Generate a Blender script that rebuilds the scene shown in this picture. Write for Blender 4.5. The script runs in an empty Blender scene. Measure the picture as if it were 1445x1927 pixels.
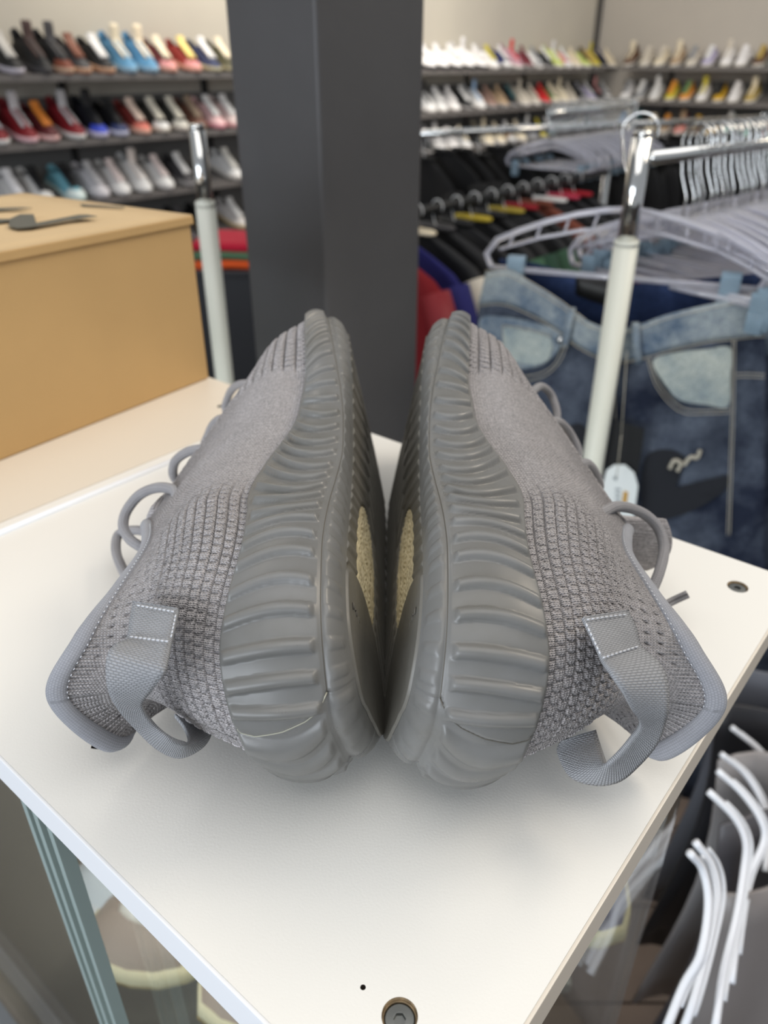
import bpy, math, random
import numpy as np
from mathutils import Vector, Matrix

# ------------------------------------------------------------------ camera, world, light, exposure
T = 1.20                       # height of the white display top above the floor
TILT = math.radians(30.3)
FPX = 1447.0                   # focal length in pixels of the 1445 x 1927 frame
CAMH = 0.225                   # camera height above the display top
cam = bpy.data.cameras.new('camera'); cam_o = bpy.data.objects.new('camera', cam)
bpy.context.scene.collection.objects.link(cam_o)
cam.sensor_fit = 'VERTICAL'; cam.sensor_height = 34.6; cam.sensor_width = 25.95
cam.lens = FPX / 1927.0 * 34.6
cam_o.location = (0, 0, T + CAMH)
cam_o.rotation_euler = (math.radians(90) - TILT, 0, 0)
cam.clip_start = 0.01; cam.clip_end = 60
cam.dof.use_dof = True; cam.dof.focus_distance = 0.25; cam.dof.aperture_fstop = 11.0; cam.dof.aperture_blades = 0
bpy.context.scene.camera = cam_o
vs = bpy.context.scene.view_settings
vs.view_transform = 'Standard'; vs.look = 'None'; vs.gamma = 1.0; vs.use_curve_mapping = False
vs.exposure = -0.08
wd = bpy.data.worlds.new('shop_daylight'); bpy.context.scene.world = wd; wd.use_nodes = True
wd.node_tree.nodes['Background'].inputs[0].default_value = (0.89, 0.94, 1.0, 1)
wd.node_tree.nodes['Background'].inputs[1].default_value = 0.44

def area(name, loc, target, size, power, col):
    l = bpy.data.lights.new(name, 'AREA'); l.shape = 'RECTANGLE'; l.size, l.size_y = size
    l.energy = power; l.color = col
    o = bpy.data.objects.new(name, l); bpy.context.scene.collection.objects.link(o); o.location = loc
    d = Vector(target) - Vector(loc); o.rotation_euler = d.to_track_quat('-Z', 'Y').to_euler()
    return o
area('ceiling_panel_light', (0.1, -0.1, 3.0), (0.1, 0.1, 0), (1.8, 1.8), 21, (1.0, 0.97, 0.93))
area('ceiling_panel_light', (1.7, 1.0, 3.0), (0.3, 0.5, 1), (1.2, 0.8), 28, (1.0, 0.88, 0.72))
area('ceiling_panel_light', (-1.1, 1.9, 3.0), (-0.9, 1.8, 0), (1.0, 0.6), 5, (1.0, 0.90, 0.76))
area('ceiling_panel_light', (0.6, 5.6, 3.0), (0.6, 6.6, 0.6), (1.6, 1.0), 60, (1.0, 0.95, 0.87))
area('ceiling_panel_light', (-0.9, 4.7, 3.0), (-1.4, 5.4, 0.8), (0.8, 0.6), 31, (1.0, 0.93, 0.82))
area('ceiling_panel_light', (3.6, 5.2, 3.0), (3.2, 7.4, 0.8), (1.6, 1.0), 50, (1.0, 0.95, 0.88))
area('shop_window_light', (-1.9, -1.9, 1.55), (0.0, 0.4, 1.2), (2.6, 1.4), 84, (0.84, 0.91, 1.0))

# ------------------------------------------------------------------ helpers
SC = bpy.context.scene.collection
ct_, st_ = math.cos(TILT), math.sin(TILT)
def ray(px, py):
    k = py - 963.5
    return np.array([px - 722.5, FPX * ct_ - k * st_, -(FPX * st_ + k * ct_)])
def atY(px, py, Y):            # the point of depth Y seen in that direction
    d = ray(px, py) * (Y / ray(px, py)[1]); return Vector((d[0], Y, T + CAMH + d[2]))
def atz(px, py, z):            # the point of height z (above the display top)
    d = ray(px, py); d = d * ((z - CAMH) / d[2]); return Vector((d[0], d[1], T + z))
U = Vector((0.636, 0.7716, 0)); V = Vector((-0.7716, 0.636, 0))      # the shop's two horizontal directions
ANG = math.atan2(U.y, U.x)

def lin(c): return tuple(((x / 255) / 12.92 if x / 255 <= 0.04045 else ((x / 255 + 0.055) / 1.055) ** 2.4) for x in c)
def tag(o, label=None, cat=None, group=None, kind=None):
    if label: o['label'] = label
    if cat: o['category'] = cat
    if group: o['group'] = group
    if kind: o['kind'] = kind
    return o
def thing(name, label, cat, loc=(0, 0, 0), group=None, rot=(0, 0, 0)):
    o = bpy.data.objects.new(name, None); SC.objects.link(o); o.location = loc; o.rotation_euler = rot
    o.empty_display_size = 0.02
    return tag(o, label, cat, group)
def link(name, me, m=None, parent=None, kind=None, label=None):
    o = bpy.data.objects.new(name, me); SC.objects.link(o)
    if m is not None and not me.materials: me.materials.append(m)
    if parent is not None: o.parent = parent
    if kind: o['kind'] = kind
    if label: o['label'] = label
    return o
def mesh_np(name, verts, quads, uv=None, smooth=True, tris=None, vcol=None, minor=None):
    me = bpy.data.meshes.new(name); verts = np.asarray(verts, np.float32).reshape(-1, 3)
    quads = np.asarray(quads, np.int32).reshape(-1, 4)
    me.vertices.add(len(verts)); me.vertices.foreach_set('co', verts.ravel())
    loops = quads.ravel(); starts = np.arange(len(quads)) * 4; tot = np.full(len(quads), 4)
    if tris is not None and len(tris):
        tris = np.asarray(tris, np.int32).reshape(-1, 3)
        starts = np.r_[starts, len(loops) + np.arange(len(tris)) * 3]; tot = np.r_[tot, np.full(len(tris), 3)]
        loops = np.r_[loops, tris.ravel()]
    me.loops.add(len(loops)); me.loops.foreach_set('vertex_index', loops.astype(np.int32))
    me.polygons.add(len(starts)); me.polygons.foreach_set('loop_start', starts.astype(np.int32))
    me.polygons.foreach_set('loop_total', tot.astype(np.int32))
    me.polygons.foreach_set('use_smooth', np.full(len(starts), smooth))
    if uv is not None:
        l = me.uv_layers.new(name='UVMap'); l.data.foreach_set('uv', np.asarray(uv, np.float32).reshape(-1, 2)[loops].ravel())
    if vcol is not None:
        a = me.attributes.new('yarn_shade', 'FLOAT', 'POINT'); a.data.foreach_set('value', np.asarray(vcol, np.float32).ravel())
    me.update(calc_edges=True); me.validate()
    return me
def gridquads(nu, nv, closed_u=False, closed_v=False, flip=False):
    iu = np.arange(nu if closed_u else nu - 1); iv = np.arange(nv if closed_v else nv - 1)
    A, B = np.meshgrid(iu, iv, indexing='ij'); A2 = (A + 1) % nu; B2 = (B + 1) % nv
    q = np.stack([A * nv + B, A2 * nv + B, A2 * nv + B2, A * nv + B2], -1).reshape(-1, 4)
    return q[:, ::-1] if flip else q
class MB:
    """collects simple shapes into one mesh"""
    def __init__(s): s.v = []; s.f = []; s.n = 0; s.sm = []
    def add(s, vs_, fs, smooth=False):
        s.v += [tuple(p) for p in vs_]; s.f += [tuple(i + s.n for i in f) for f in fs]; s.n += len(vs_); s.sm += [smooth] * len(fs)
    def box(s, c, sx, sy, sz, M=None, bev=0.0):
        hx, hy, hz = sx / 2, sy / 2, sz / 2; c = Vector(c)
        if bev <= 0:
            P = [Vector((x * hx, y * hy, z * hz)) for x in (-1, 1) for y in (-1, 1) for z in (-1, 1)]
            F = [(0, 1, 3, 2), (4, 6, 7, 5), (0, 4, 5, 1), (2, 3, 7, 6), (0, 2, 6, 4), (1, 5, 7, 3)]
        else:
            import bmesh
            bm = bmesh.new(); bmesh.ops.create_cube(bm, size=1.0)
            for w in bm.verts: w.co = Vector((w.co.x * sx, w.co.y * sy, w.co.z * sz))
            bmesh.ops.bevel(bm, geom=list(bm.edges), offset=bev, segments=2, affect='EDGES', profile=0.7)
            bm.verts.index_update()
            P = [w.co.copy() for w in bm.verts]; F = [tuple(w.index for w in f.verts) for f in bm.faces]; bm.free()
        if M is not None: P = [M @ p for p in P]
        s.add([p + c for p in P], F)
    def tube(s, pts, r, seg=8, closed=False, caps=True):
        pts = [Vector(p) for p in pts]; n = len(pts); rr = r if hasattr(r, '__len__') else [r] * n
        tan = []
        for i in range(n):
            a = pts[(i - 1) % n] if (closed or i > 0) else pts[i]; b = pts[(i + 1) % n] if (closed or i < n - 1) else pts[i]
            tan.append((b - a).normalized() if (b - a).length > 1e-9 else Vector((0, 0, 1)))
        x = tan[0].orthogonal().normalized(); V_ = []
        for i in range(n):
            x = (x - tan[i] * x.dot(tan[i])).normalized(); y = tan[i].cross(x)
            for k in range(seg):
                a = 2 * math.pi * k / seg; V_.append(pts[i] + (x * math.cos(a) + y * math.sin(a)) * rr[i])
        F = [(i * seg + k, i * seg + (k + 1) % seg, ((i + 1) % n) * seg + (k + 1) % seg, ((i + 1) % n) * seg + k)
             for i in range(n if closed else n - 1) for k in range(seg)]
        if caps and not closed: F += [tuple(range(seg))[::-1], tuple((n - 1) * seg + k for k in range(seg))]
        s.add(V_, F, True)
    def sheet(s, G, th, nrm=None):
        """G rows x cols of points, given a thickness along nrm or its own normals"""
        R, C_ = len(G), len(G[0]); top = []; bot = []
        for i in range(R):
            for j in range(C_):
                a = Vector(G[min(i + 1, R - 1)][j]) - Vector(G[max(i - 1, 0)][j]); b = Vector(G[i][min(j + 1, C_ - 1)]) - Vector(G[i][max(j - 1, 0)])
                nn = Vector(nrm) if nrm is not None else a.cross(b).normalized()
                top.append(Vector(G[i][j]) + nn * th / 2); bot.append(Vector(G[i][j]) - nn * th / 2)
        N = R * C_; F = []
        for i in range(R - 1):
            for j in range(C_ - 1):
                q = (i * C_ + j, (i + 1) * C_ + j, (i + 1) * C_ + j + 1, i * C_ + j + 1); F.append(q); F.append(tuple(N + k for k in q[::-1]))
        for i in range(R - 1):
            for j in (0, C_ - 1):
                a, b = i * C_ + j, (i + 1) * C_ + j; F.append((a, b, N + b, N + a) if j else (b, a, N + a, N + b))
        for j in range(C_ - 1):
            for i in (0, R - 1):
                a, b = i * C_ + j, i * C_ + j + 1; F.append((a, b, N + b, N + a) if i == 0 else (b, a, N + a, N + b))
        s.add(top + bot, F, True)
    def prism(s, poly, base, ax, ay, az, h):
        """extrudes a 2D polygon"""
        n = len(poly); b = Vector(base)
        P = [b + Vector(ax) * p[0] + Vector(ay) * p[1] for p in poly]; P += [p + Vector(az) * h for p in P]
        s.add(P, [tuple(range(n))[::-1], tuple(range(n, 2 * n))] + [(i, (i + 1) % n, n + (i + 1) % n, n + i) for i in range(n)])
    def mesh(s, name):
        me = bpy.data.meshes.new(name); me.from_pydata(s.v, [], s.f)
        me.polygons.foreach_set('use_smooth', s.sm); me.update(); return me
    def build(s, name, m, parent=None, kind=None, label=None):
        return link(name, s.mesh(name), m, parent, kind, label)

def crv(P, n, closed=False):
    """smooth curve through points (any dimension)"""
    P = np.asarray(P, float); m = len(P)
    if closed: u = np.arange(n) / n * m
    else: u = np.linspace(0, m - 1, n)
    i = np.minimum(u.astype(int), m - 1 if closed else m - 2); f = (u - i)[:, None]
    if closed: p0, p1, p2, p3 = P[(i - 1) % m], P[i % m], P[(i + 1) % m], P[(i + 2) % m]
    else:
        Q = np.vstack([2 * P[0] - P[1], P, 2 * P[-1] - P[-2]]); p0, p1, p2, p3 = Q[i], Q[i + 1], Q[i + 2], Q[i + 3]
    return .5 * (2 * p1 + (p2 - p0) * f + (2 * p0 - 5 * p1 + 4 * p2 - p3) * f ** 2 + (3 * p1 - p0 - 3 * p2 + p3) * f ** 3)
def herm(xk, yk, x, period=None):
    """monotone-knot cubic interpolation of rows yk at xk, periodic if asked"""
    xk = np.asarray(xk, float); yk = np.asarray(yk, float); one = yk.ndim == 1
    if one: yk = yk[:, None]
    if period:
        xk = np.r_[xk[-2:] - period, xk, xk[:2] + period]; yk = np.vstack([yk[-2:], yk, yk[:2]]); x = np.mod(x, period)
    d = np.diff(yk, axis=0) / np.diff(xk)[:, None]; h = np.diff(xk)[:, None]
    m = np.vstack([d[:1], (d[:-1] * h[1:] + d[1:] * h[:-1]) / (h[1:] + h[:-1]), d[-1:]])
    i = np.clip(np.searchsorted(xk, x, side='right') - 1, 0, len(xk) - 2); hh = h[i]; t = ((x - xk[i])[:, None]) / hh
    r = (2 * t ** 3 - 3 * t ** 2 + 1) * yk[i] + (t ** 3 - 2 * t ** 2 + t) * hh * m[i] + (3 * t ** 2 - 2 * t ** 3) * yk[i + 1] + (t ** 3 - t ** 2) * hh * m[i + 1]
    return r[:, 0] if one else r
def sstep(a, b, x): t = np.clip((x - a) / (b - a), 0, 1); return t * t * (3 - 2 * t)

# ------------------------------------------------------------------ materials
def mat(name, col, rough=0.6, metal=0.0, noise=0.0, nscale=20.0, bump=0.0, bscale=200.0, trans=0.0, ior=1.45, sheen=0.0, spec=0.5, alpha=1.0, coat=0.0, col2=None):
    m = bpy.data.materials.new(name); m.use_nodes = True; nt = m.node_tree; b = nt.nodes['Principled BSDF']
    c = lin(col); b.inputs['Base Color'].default_value = (*c, 1); b.inputs['Roughness'].default_value = rough
    b.inputs['Metallic'].default_value = metal; b.inputs['Transmission Weight'].default_value = trans
    b.inputs['IOR'].default_value = ior; b.inputs['Sheen Weight'].default_value = sheen
    b.inputs['Specular IOR Level'].default_value = spec; b.inputs['Alpha'].default_value = alpha; b.inputs['Coat Weight'].default_value = coat
    tc = nt.nodes.new('ShaderNodeTexCoord')
    if noise > 0 or col2:
        n = nt.nodes.new('ShaderNodeTexNoise'); n.inputs['Scale'].default_value = nscale; n.inputs['Detail'].default_value = 5
        nt.links.new(tc.outputs['Object'], n.inputs['Vector'])
        r = nt.nodes.new('ShaderNodeValToRGB'); e = r.color_ramp.elements
        lo = lin(col2) if col2 else tuple(x * (1 - noise) for x in c); hi = c if col2 else tuple(min(1, x * (1 + noise)) for x in c)
        e[0].color = (*lo, 1); e[1].color = (*hi, 1); e[0].position = 0.32; e[1].position = 0.68
        nt.links.new(n.outputs['Fac'], r.inputs[0]); nt.links.new(r.outputs[0], b.inputs['Base Color'])
    if bump > 0:
        n2 = nt.nodes.new('ShaderNodeTexNoise'); n2.inputs['Scale'].default_value = bscale; n2.inputs['Detail'].default_value = 4
        nt.links.new(tc.outputs['Object'], n2.inputs['Vector'])
        bp = nt.nodes.new('ShaderNodeBump'); bp.inputs['Strength'].default_value = 1.0; bp.inputs['Distance'].default_value = bump
        nt.links.new(n2.outputs['Fac'], bp.inputs['Height']); nt.links.new(bp.outputs[0], b.inputs['Normal'])
    return m
def M_(nt, op, a, b=None, c=None):
    n = nt.nodes.new('ShaderNodeMath'); n.operation = op
    for i, x in enumerate((a, b, c)):
        if x is None: continue
        if isinstance(x, (int, float)): n.inputs[i].default_value = x
        else: nt.links.new(x, n.inputs[i])
    return n.outputs[0]
def knit_mat(name, col, dark, pu, pv, bump, mode='knit', rough=0.9, heather=0.30):
    """woven / knitted cloth whose UVs are metres: stitch relief, mixed yarn colours, dark yarn and painted crease shade from the 'thread' attribute"""
    m = bpy.data.materials.new(name); m.use_nodes = True; nt = m.node_tree; b = nt.nodes['Principled BSDF']
    b.inputs['Roughness'].default_value = rough; b.inputs['Specular IOR Level'].default_value = 0.2; b.inputs['Sheen Weight'].default_value = 0.12
    uv = nt.nodes.new('ShaderNodeUVMap'); uv.uv_map = 'UVMap'; sp = nt.nodes.new('ShaderNodeSeparateXYZ'); nt.links.new(uv.outputs[0], sp.inputs[0])
    u, v = sp.outputs[0], sp.outputs[1]
    fu = M_(nt, 'FRACT', M_(nt, 'DIVIDE', u, pu)); au = M_(nt, 'ABSOLUTE', M_(nt, 'SUBTRACT', fu, 0.5))
    if mode == 'knit':          # rows of V-shaped stitches
        col_ = M_(nt, 'SUBTRACT', 1.0, M_(nt, 'POWER', M_(nt, 'MULTIPLY', M_(nt, 'ABSOLUTE', M_(nt, 'SUBTRACT', M_(nt, 'MULTIPLY', au, 2.0), 0.45)), 1.9), 2.0))
        row = M_(nt, 'SINE', M_(nt, 'ADD', M_(nt, 'MULTIPLY', v, 2 * math.pi / pv), M_(nt, 'MULTIPLY', au, 7.0)))
        h = M_(nt, 'ADD', M_(nt, 'MULTIPLY', col_, 0.75), M_(nt, 'MULTIPLY', row, 0.25))
    else:                       # webbing: staggered short yarns
        iv = M_(nt, 'FLOOR', M_(nt, 'DIVIDE', v, pv)); fv = M_(nt, 'FRACT', M_(nt, 'DIVIDE', v, pv))
        fu2 = M_(nt, 'FRACT', M_(nt, 'ADD', M_(nt, 'DIVIDE', u, pu), M_(nt, 'MULTIPLY', iv, 0.5)))
        a = M_(nt, 'SINE', M_(nt, 'MULTIPLY', fu2, math.pi)); c = M_(nt, 'SINE', M_(nt, 'MULTIPLY', fv, math.pi))
        h = M_(nt, 'POWER', M_(nt, 'MULTIPLY', a, c), 0.5)
    bp = nt.nodes.new('ShaderNodeBump'); bp.inputs['Strength'].default_value = 1.0; bp.inputs['Distance'].default_value = bump
    nt.links.new(h, bp.inputs['Height']); nt.links.new(bp.outputs[0], b.inputs['Normal'])
    tc = nt.nodes.new('ShaderNodeTexCoord'); n = nt.nodes.new('ShaderNodeTexNoise'); n.inputs['Scale'].default_value = 900; n.inputs['Detail'].default_value = 2
    nt.links.new(tc.outputs['Object'], n.inputs['Vector'])
    n3 = nt.nodes.new('ShaderNodeTexNoise'); n3.inputs['Scale'].default_value = 60; n3.inputs['Detail'].default_value = 4; nt.links.new(tc.outputs['Object'], n3.inputs['Vector'])
    val = M_(nt, 'ADD', M_(nt, 'MULTIPLY', M_(nt, 'SUBTRACT', n.outputs['Fac'], 0.5), heather * 4), M_(nt, 'MULTIPLY', M_(nt, 'SUBTRACT', h, 0.5), 0.38))
    val = M_(nt, 'ADD', val, M_(nt, 'MULTIPLY', M_(nt, 'SUBTRACT', n3.outputs['Fac'], 0.5), 0.35))
    mul = M_(nt, 'ADD', val, 1.0); mul.node.use_clamp = False
    mx = nt.nodes.new('ShaderNodeMixRGB'); mx.blend_type = 'MIX'; at = nt.nodes.new('ShaderNodeAttribute'); at.attribute_name = 'yarn_shade'
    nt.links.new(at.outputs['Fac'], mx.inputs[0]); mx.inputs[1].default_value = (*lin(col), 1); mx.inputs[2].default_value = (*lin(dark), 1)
    sc = nt.nodes.new('ShaderNodeVectorMath'); sc.operation = 'SCALE'; nt.links.new(mx.outputs[0], sc.inputs[0]); nt.links.new(mul, sc.inputs['Scale'])
    nt.links.new(sc.outputs[0], b.inputs['Base Color'])
    return m
def rubber_mat(name, col, rough, sss):
    m = mat(name, col, rough, noise=0.0, spec=0.5); nt = m.node_tree; b = nt.nodes['Principled BSDF']
    tc = nt.nodes.new('ShaderNodeTexCoord'); n = nt.nodes.new('ShaderNodeTexNoise'); n.inputs['Scale'].default_value = 28; n.inputs['Detail'].default_value = 6; n.inputs['Roughness'].default_value = 0.65
    nt.links.new(tc.outputs['Object'], n.inputs['Vector']); r = nt.nodes.new('ShaderNodeValToRGB'); e = r.color_ramp.elements; c = lin(col)
    e[0].position = .3; e[1].position = .72; e[0].color = (c[0] * .88, c[1] * .86, c[2] * .82, 1); e[1].color = (c[0] * 1.07, c[1] * 1.07, c[2] * 1.09, 1)
    nt.links.new(n.outputs['Fac'], r.inputs[0]); nt.links.new(r.outputs[0], b.inputs['Base Color'])
    n2 = nt.nodes.new('ShaderNodeTexNoise'); n2.inputs['Scale'].default_value = 90; n2.inputs['Detail'].default_value = 6; nt.links.new(tc.outputs['Object'], n2.inputs['Vector'])
    mr = nt.nodes.new('ShaderNodeMapRange'); mr.inputs['From Min'].default_value = .3; mr.inputs['From Max'].default_value = .75; mr.inputs['To Min'].default_value = rough - .1; mr.inputs['To Max'].default_value = rough + .12
    nt.links.new(n2.outputs['Fac'], mr.inputs[0]); nt.links.new(mr.outputs[0], b.inputs['Roughness'])
    b.inputs['Subsurface Weight'].default_value = sss; b.inputs['Subsurface Radius'].default_value = (1, 1, 0.95); b.inputs['Subsurface Scale'].default_value = 0.003
    return m
MT = dict(
    rubber=rubber_mat('grey_gum_rubber', (114, 114, 112), 0.36, 0.08), outsole=rubber_mat('grey_outsole_rubber', (108, 106, 100), 0.45, 0.08),
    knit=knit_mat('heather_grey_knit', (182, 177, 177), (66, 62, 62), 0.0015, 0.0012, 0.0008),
    lining=knit_mat('grey_lining_cloth', (118, 116, 120), (50, 50, 50), 0.0016, 0.0012, 0.0002),
    binding=knit_mat('grey_collar_binding', (142, 143, 148), (60, 60, 62), 0.0009, 0.0009, 0.00004, 'web', heather=0.05),
    web=knit_mat('grey_webbing', (146, 147, 150), (60, 60, 60), 0.0015, 0.0008, 0.00035, 'web', heather=0.06),
    lace=knit_mat('grey_braided_cord', (152, 150, 152), (60, 60, 60), 0.0016, 0.0012, 0.00035, 'knit', heather=0.05),
    stitch=mat('pale_thread', (205, 208, 214), 0.6), boost=mat('cream_foam', (214, 202, 168), 0.6, bump=0.0008, bscale=350, noise=0.15, nscale=300),
    seam=mat('dark_seam', (92, 88, 80), 0.8), scuff=mat('scuff_cream', (168, 166, 150), 0.6),
)

# ------------------------------------------------------------------ the setting
def S_(name, mb, m): o = mb.build(name, m); o['kind'] = 'structure'; return o
def wallmat(name, col, col2): return mat(name, col, 0.85, col2=col2, nscale=1.2, bump=0.0006, bscale=120)
m_wall = wallmat('cream_wall_paint', (206, 198, 182), (196, 188, 174)); m_wall2 = wallmat('warm_grey_wall_paint', (190, 182, 171), (180, 173, 163))
m_floor = mat('brown_wood_floor', (98, 84, 74), 0.5, noise=0.3, nscale=6)
F0 = Vector((-1.78, 4.10, 0)); DW = 0.30            # front edge line of the long wall's shelves; shelf depth
W0 = F0 + V * DW
CORNER = W0 + U * 6.62                              # where the two walls meet
mb = MB(); a = W0 - U * 2.6
mb.prism([(0, 0), (9.22, 0), (9.22, 0.12), (0, 0.12)], a, U, V, (0, 0, 1), 3.1); S_('wall_left', mb, m_wall)
mb = MB(); mb.prism([(0, 0), (5.2, 0), (5.2, 0.12), (0, 0.12)], CORNER, -V, U, (0, 0, 1), 3.1); S_('wall_right', mb, m_wall2)
mb = MB(); mb.box(CORNER - V * .02 - U * .02 + Vector((0, 0, 1.55)), .05, .05, 3.1); S_('trim_1', mb, mat('dark_corner_trim', (70, 66, 62), 0.7))
fl = bpy.data.objects.new('floor', None)
mb = MB(); mb.box((0.5, 3.6, -0.03), 12, 13, 0.04)
FL = S_('floor', mb, mat('dark_floor_joint', (45, 38, 34), 0.9))
# planks near the camera, where they can be told apart
plm = None
for i in range(9):
    for j in range(2):
        if plm is None: q = MB(); q.box((0, 0, 0), 1.18, .176, .012, None, .0015); plm = q.mesh('plank'); plm.materials.append(m_floor)
        o = bpy.data.objects.new('plank', plm); SC.objects.link(o); o.location = (0.15 + j * 1.19 + (i % 2) * 0.4, 0.1 + i * .18, -0.0042); o.parent = FL
o = MB(); o.box((0.9, 4.9, -0.0055), 9, 6.3, 0.01); o.build('far_boards', m_floor, FL)

# square dark column behind the display
m_col = mat('charcoal_column_paint', (70, 69, 70), 0.5, noise=0.06, nscale=8, bump=0.0003, bscale=60)
mb = MB(); A_ = atY(422, 0, 1.02); B_ = atY(593, 0, .90); C_ = atY(800, 0, 1.035)
A_.z = B_.z = C_.z = 0; D_ = A_ + C_ - B_
mb.v = []; mb.add([A_, B_, C_, D_] + [p + Vector((0, 0, 3.05)) for p in (A_, B_, C_, D_)], [(3, 2, 1, 0), (4, 5, 6, 7), (0, 1, 5, 4), (1, 2, 6, 5), (2, 3, 7, 6), (3, 0, 4, 7)])
col = mb.build('square_column', m_col); tag(col, 'square charcoal-painted column standing behind the two grey sneakers', 'column')
bv = col.modifiers.new('bevel', 'BEVEL'); bv.width = 0.004; bv.segments = 2; bv.limit_method = 'ANGLE'

# ------------------------------------------------------------------ the white display case the shoes lie on
m_lam = mat('white_laminate', (237, 235, 229), 0.45, noise=0.015, nscale=3, bump=0.00005, bscale=1100)
m_edge = mat('white_edge_band', (240, 241, 243), 0.35); m_lam2 = mat('cream_laminate', (226, 216, 200), 0.45, noise=0.02, nscale=3, bump=0.0001, bscale=700)
m_glass = bpy.data.materials.new('clear_glass'); m_glass.use_nodes = True; gn = m_glass.node_tree; gn.nodes.clear()
_o = gn.nodes.new('ShaderNodeOutputMaterial'); _m = gn.nodes.new('ShaderNodeMixShader'); _t = gn.nodes.new('ShaderNodeBsdfTransparent'); _g = gn.nodes.new('ShaderNodeBsdfGlossy'); _lw = gn.nodes.new('ShaderNodeLayerWeight'); _f = gn.nodes.new('ShaderNodeMath'); _p = gn.nodes.new('ShaderNodeMath')
_t.inputs[0].default_value = (.97, .985, .98, 1); _g.inputs['Roughness'].default_value = .03; _p.operation = 'POWER'; _p.inputs[1].default_value = 5; gn.links.new(_lw.outputs['Facing'], _p.inputs[0]); _f.operation = 'MULTIPLY_ADD'; gn.links.new(_p.outputs[0], _f.inputs[0]); _f.inputs[1].default_value = .6; _f.inputs[2].default_value = .03
gn.links.new(_f.outputs[0], _m.inputs[0]); gn.links.new(_t.outputs[0], _m.inputs[1]); gn.links.new(_g.outputs[0], _m.inputs[2]); gn.links.new(_m.outputs[0], _o.inputs[0])
m_gedge = mat('green_glass_edge', (166, 182, 178), 0.2)
m_dark = mat('dark_hole', (34, 26, 20), 0.9); m_steel = mat('zinc_fitting', (120, 122, 120), 0.38, metal=0.85); m_brown = mat('raw_particle_board', (128, 110, 84), 0.9, noise=0.4, nscale=500)
PA = atz(540, 1960, 0); eA = atz(0, 1382, 0)
# front corner of the top: where the left-front edge and the right edge meet
a0, a1 = atz(500, 1917, 0), atz(0, 1382, 0); b0, b1 = atz(985, 1927, 0), atz(1445, 1210, 0)
kk = (b0 - a0).dot(V); CF = a0 + V * kk              # corner on the left-front edge below b0
DEP = (atz(690, 812, 0) - CF).dot(U)                 # shelf depth to the back edge
TH = 0.0165
case = thing('display_case', 'white-topped glass display case holding the two grey sneakers lying back to back', 'display case', (CF.x, CF.y, 0))
def uvp(u, v, z=0): return Vector((0, 0, T + z)) + U * u + V * v      # relative to the case's own corner (children)
R3 = Matrix(((U.x, V.x, 0), (U.y, V.y, 0), (0, 0, 1)))
SEAM = (atz(385, 825, 0) - CF).dot(V)
RB = R3
def panel(name, u0, u1, v0, v1, z0, z1, m, bev=0.0012, parent=case, label=None):
    q = MB(); q.box(Vector((0, 0, T)) + U * (u0 + u1) / 2 + V * (v0 + v1) / 2 + Vector((0, 0, (z0 + z1) / 2)), u1 - u0, v1 - v0, z1 - z0, R3, bev)
    return q.build(name, m, parent, label=label)
# top board with drilled recesses for the fittings (boolean cut, real holes)
top = panel('top_board', 0, DEP, 0, SEAM - .0006, -TH, 0, m_lam, 0.0)
top2 = panel('side_board', 0.0, DEP, SEAM + .0006, SEAM + 0.75, -TH, 0.0, m_lam2, 0.0012, label='cream laminate board under the cardboard box')
q = MB(); q.tube([uvp(0.0, SEAM - .012, 0.0002), uvp(DEP, SEAM - .012, 0.0002)], 0.0022, 10); q.build('joint_bead', m_edge, case)
q = MB(); q.box(uvp(-.0006, SEAM / 2 + .36, -TH / 2), .0012, SEAM + .74, TH, R3, 0.0004); q.build('edge_band', m_edge, case)
q = MB(); q.box(uvp(DEP / 2, -.0006, -TH / 2), DEP + .002, .0012, TH, R3, 0.0004); q.build('edge_band', mat('shaded_edge_band', (226, 217, 203), .4), case)  # dimmer, warmer light on this right-hand edge is put into its colour
def hole(px, py, r, depth, poly=24):
    c = atz(px, py, 0); cc = c - Vector((CF.x, CF.y, 0)); q = MB()
    q.tube([cc + Vector((0, 0, .01)), cc - Vector((0, 0, depth))], r, poly); o = q.build('cutter', m_dark)
    o.location = (CF.x, CF.y, 0); md = top.modifiers.new('h', 'BOOLEAN'); md.object = o; md.operation = 'DIFFERENCE'; md.solver = 'EXACT'
    return o, cc
holes = [hole(683, 1858, .0008, .01), hole(752, 1912, .0050, .0040, 40), hole(1388, 1104, .0050, .0030, 40), hole(187, 1399, .0035, .006, 5)]
bpy.context.view_layer.update(); dg = bpy.context.evaluated_depsgraph_get()
me2 = bpy.data.meshes.new_from_object(top.evaluated_get(dg)); top.modifiers.clear(); top.data = me2
if not me2.materials: me2.materials.append(m_lam)
me2.materials.append(m_dark); me2.materials.append(m_brown)
for p_ in me2.polygons:
    for hi, (o, c) in enumerate(holes):
        cc_ = p_.center - c
        if cc_.xy.length < .0056 and p_.area < 1e-4 and (cc_.z < -.0001): p_.material_index = len(me2.materials) - (2 if hi in (0, 3) else 1)
for o, c in holes: bpy.data.objects.remove(o)
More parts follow.
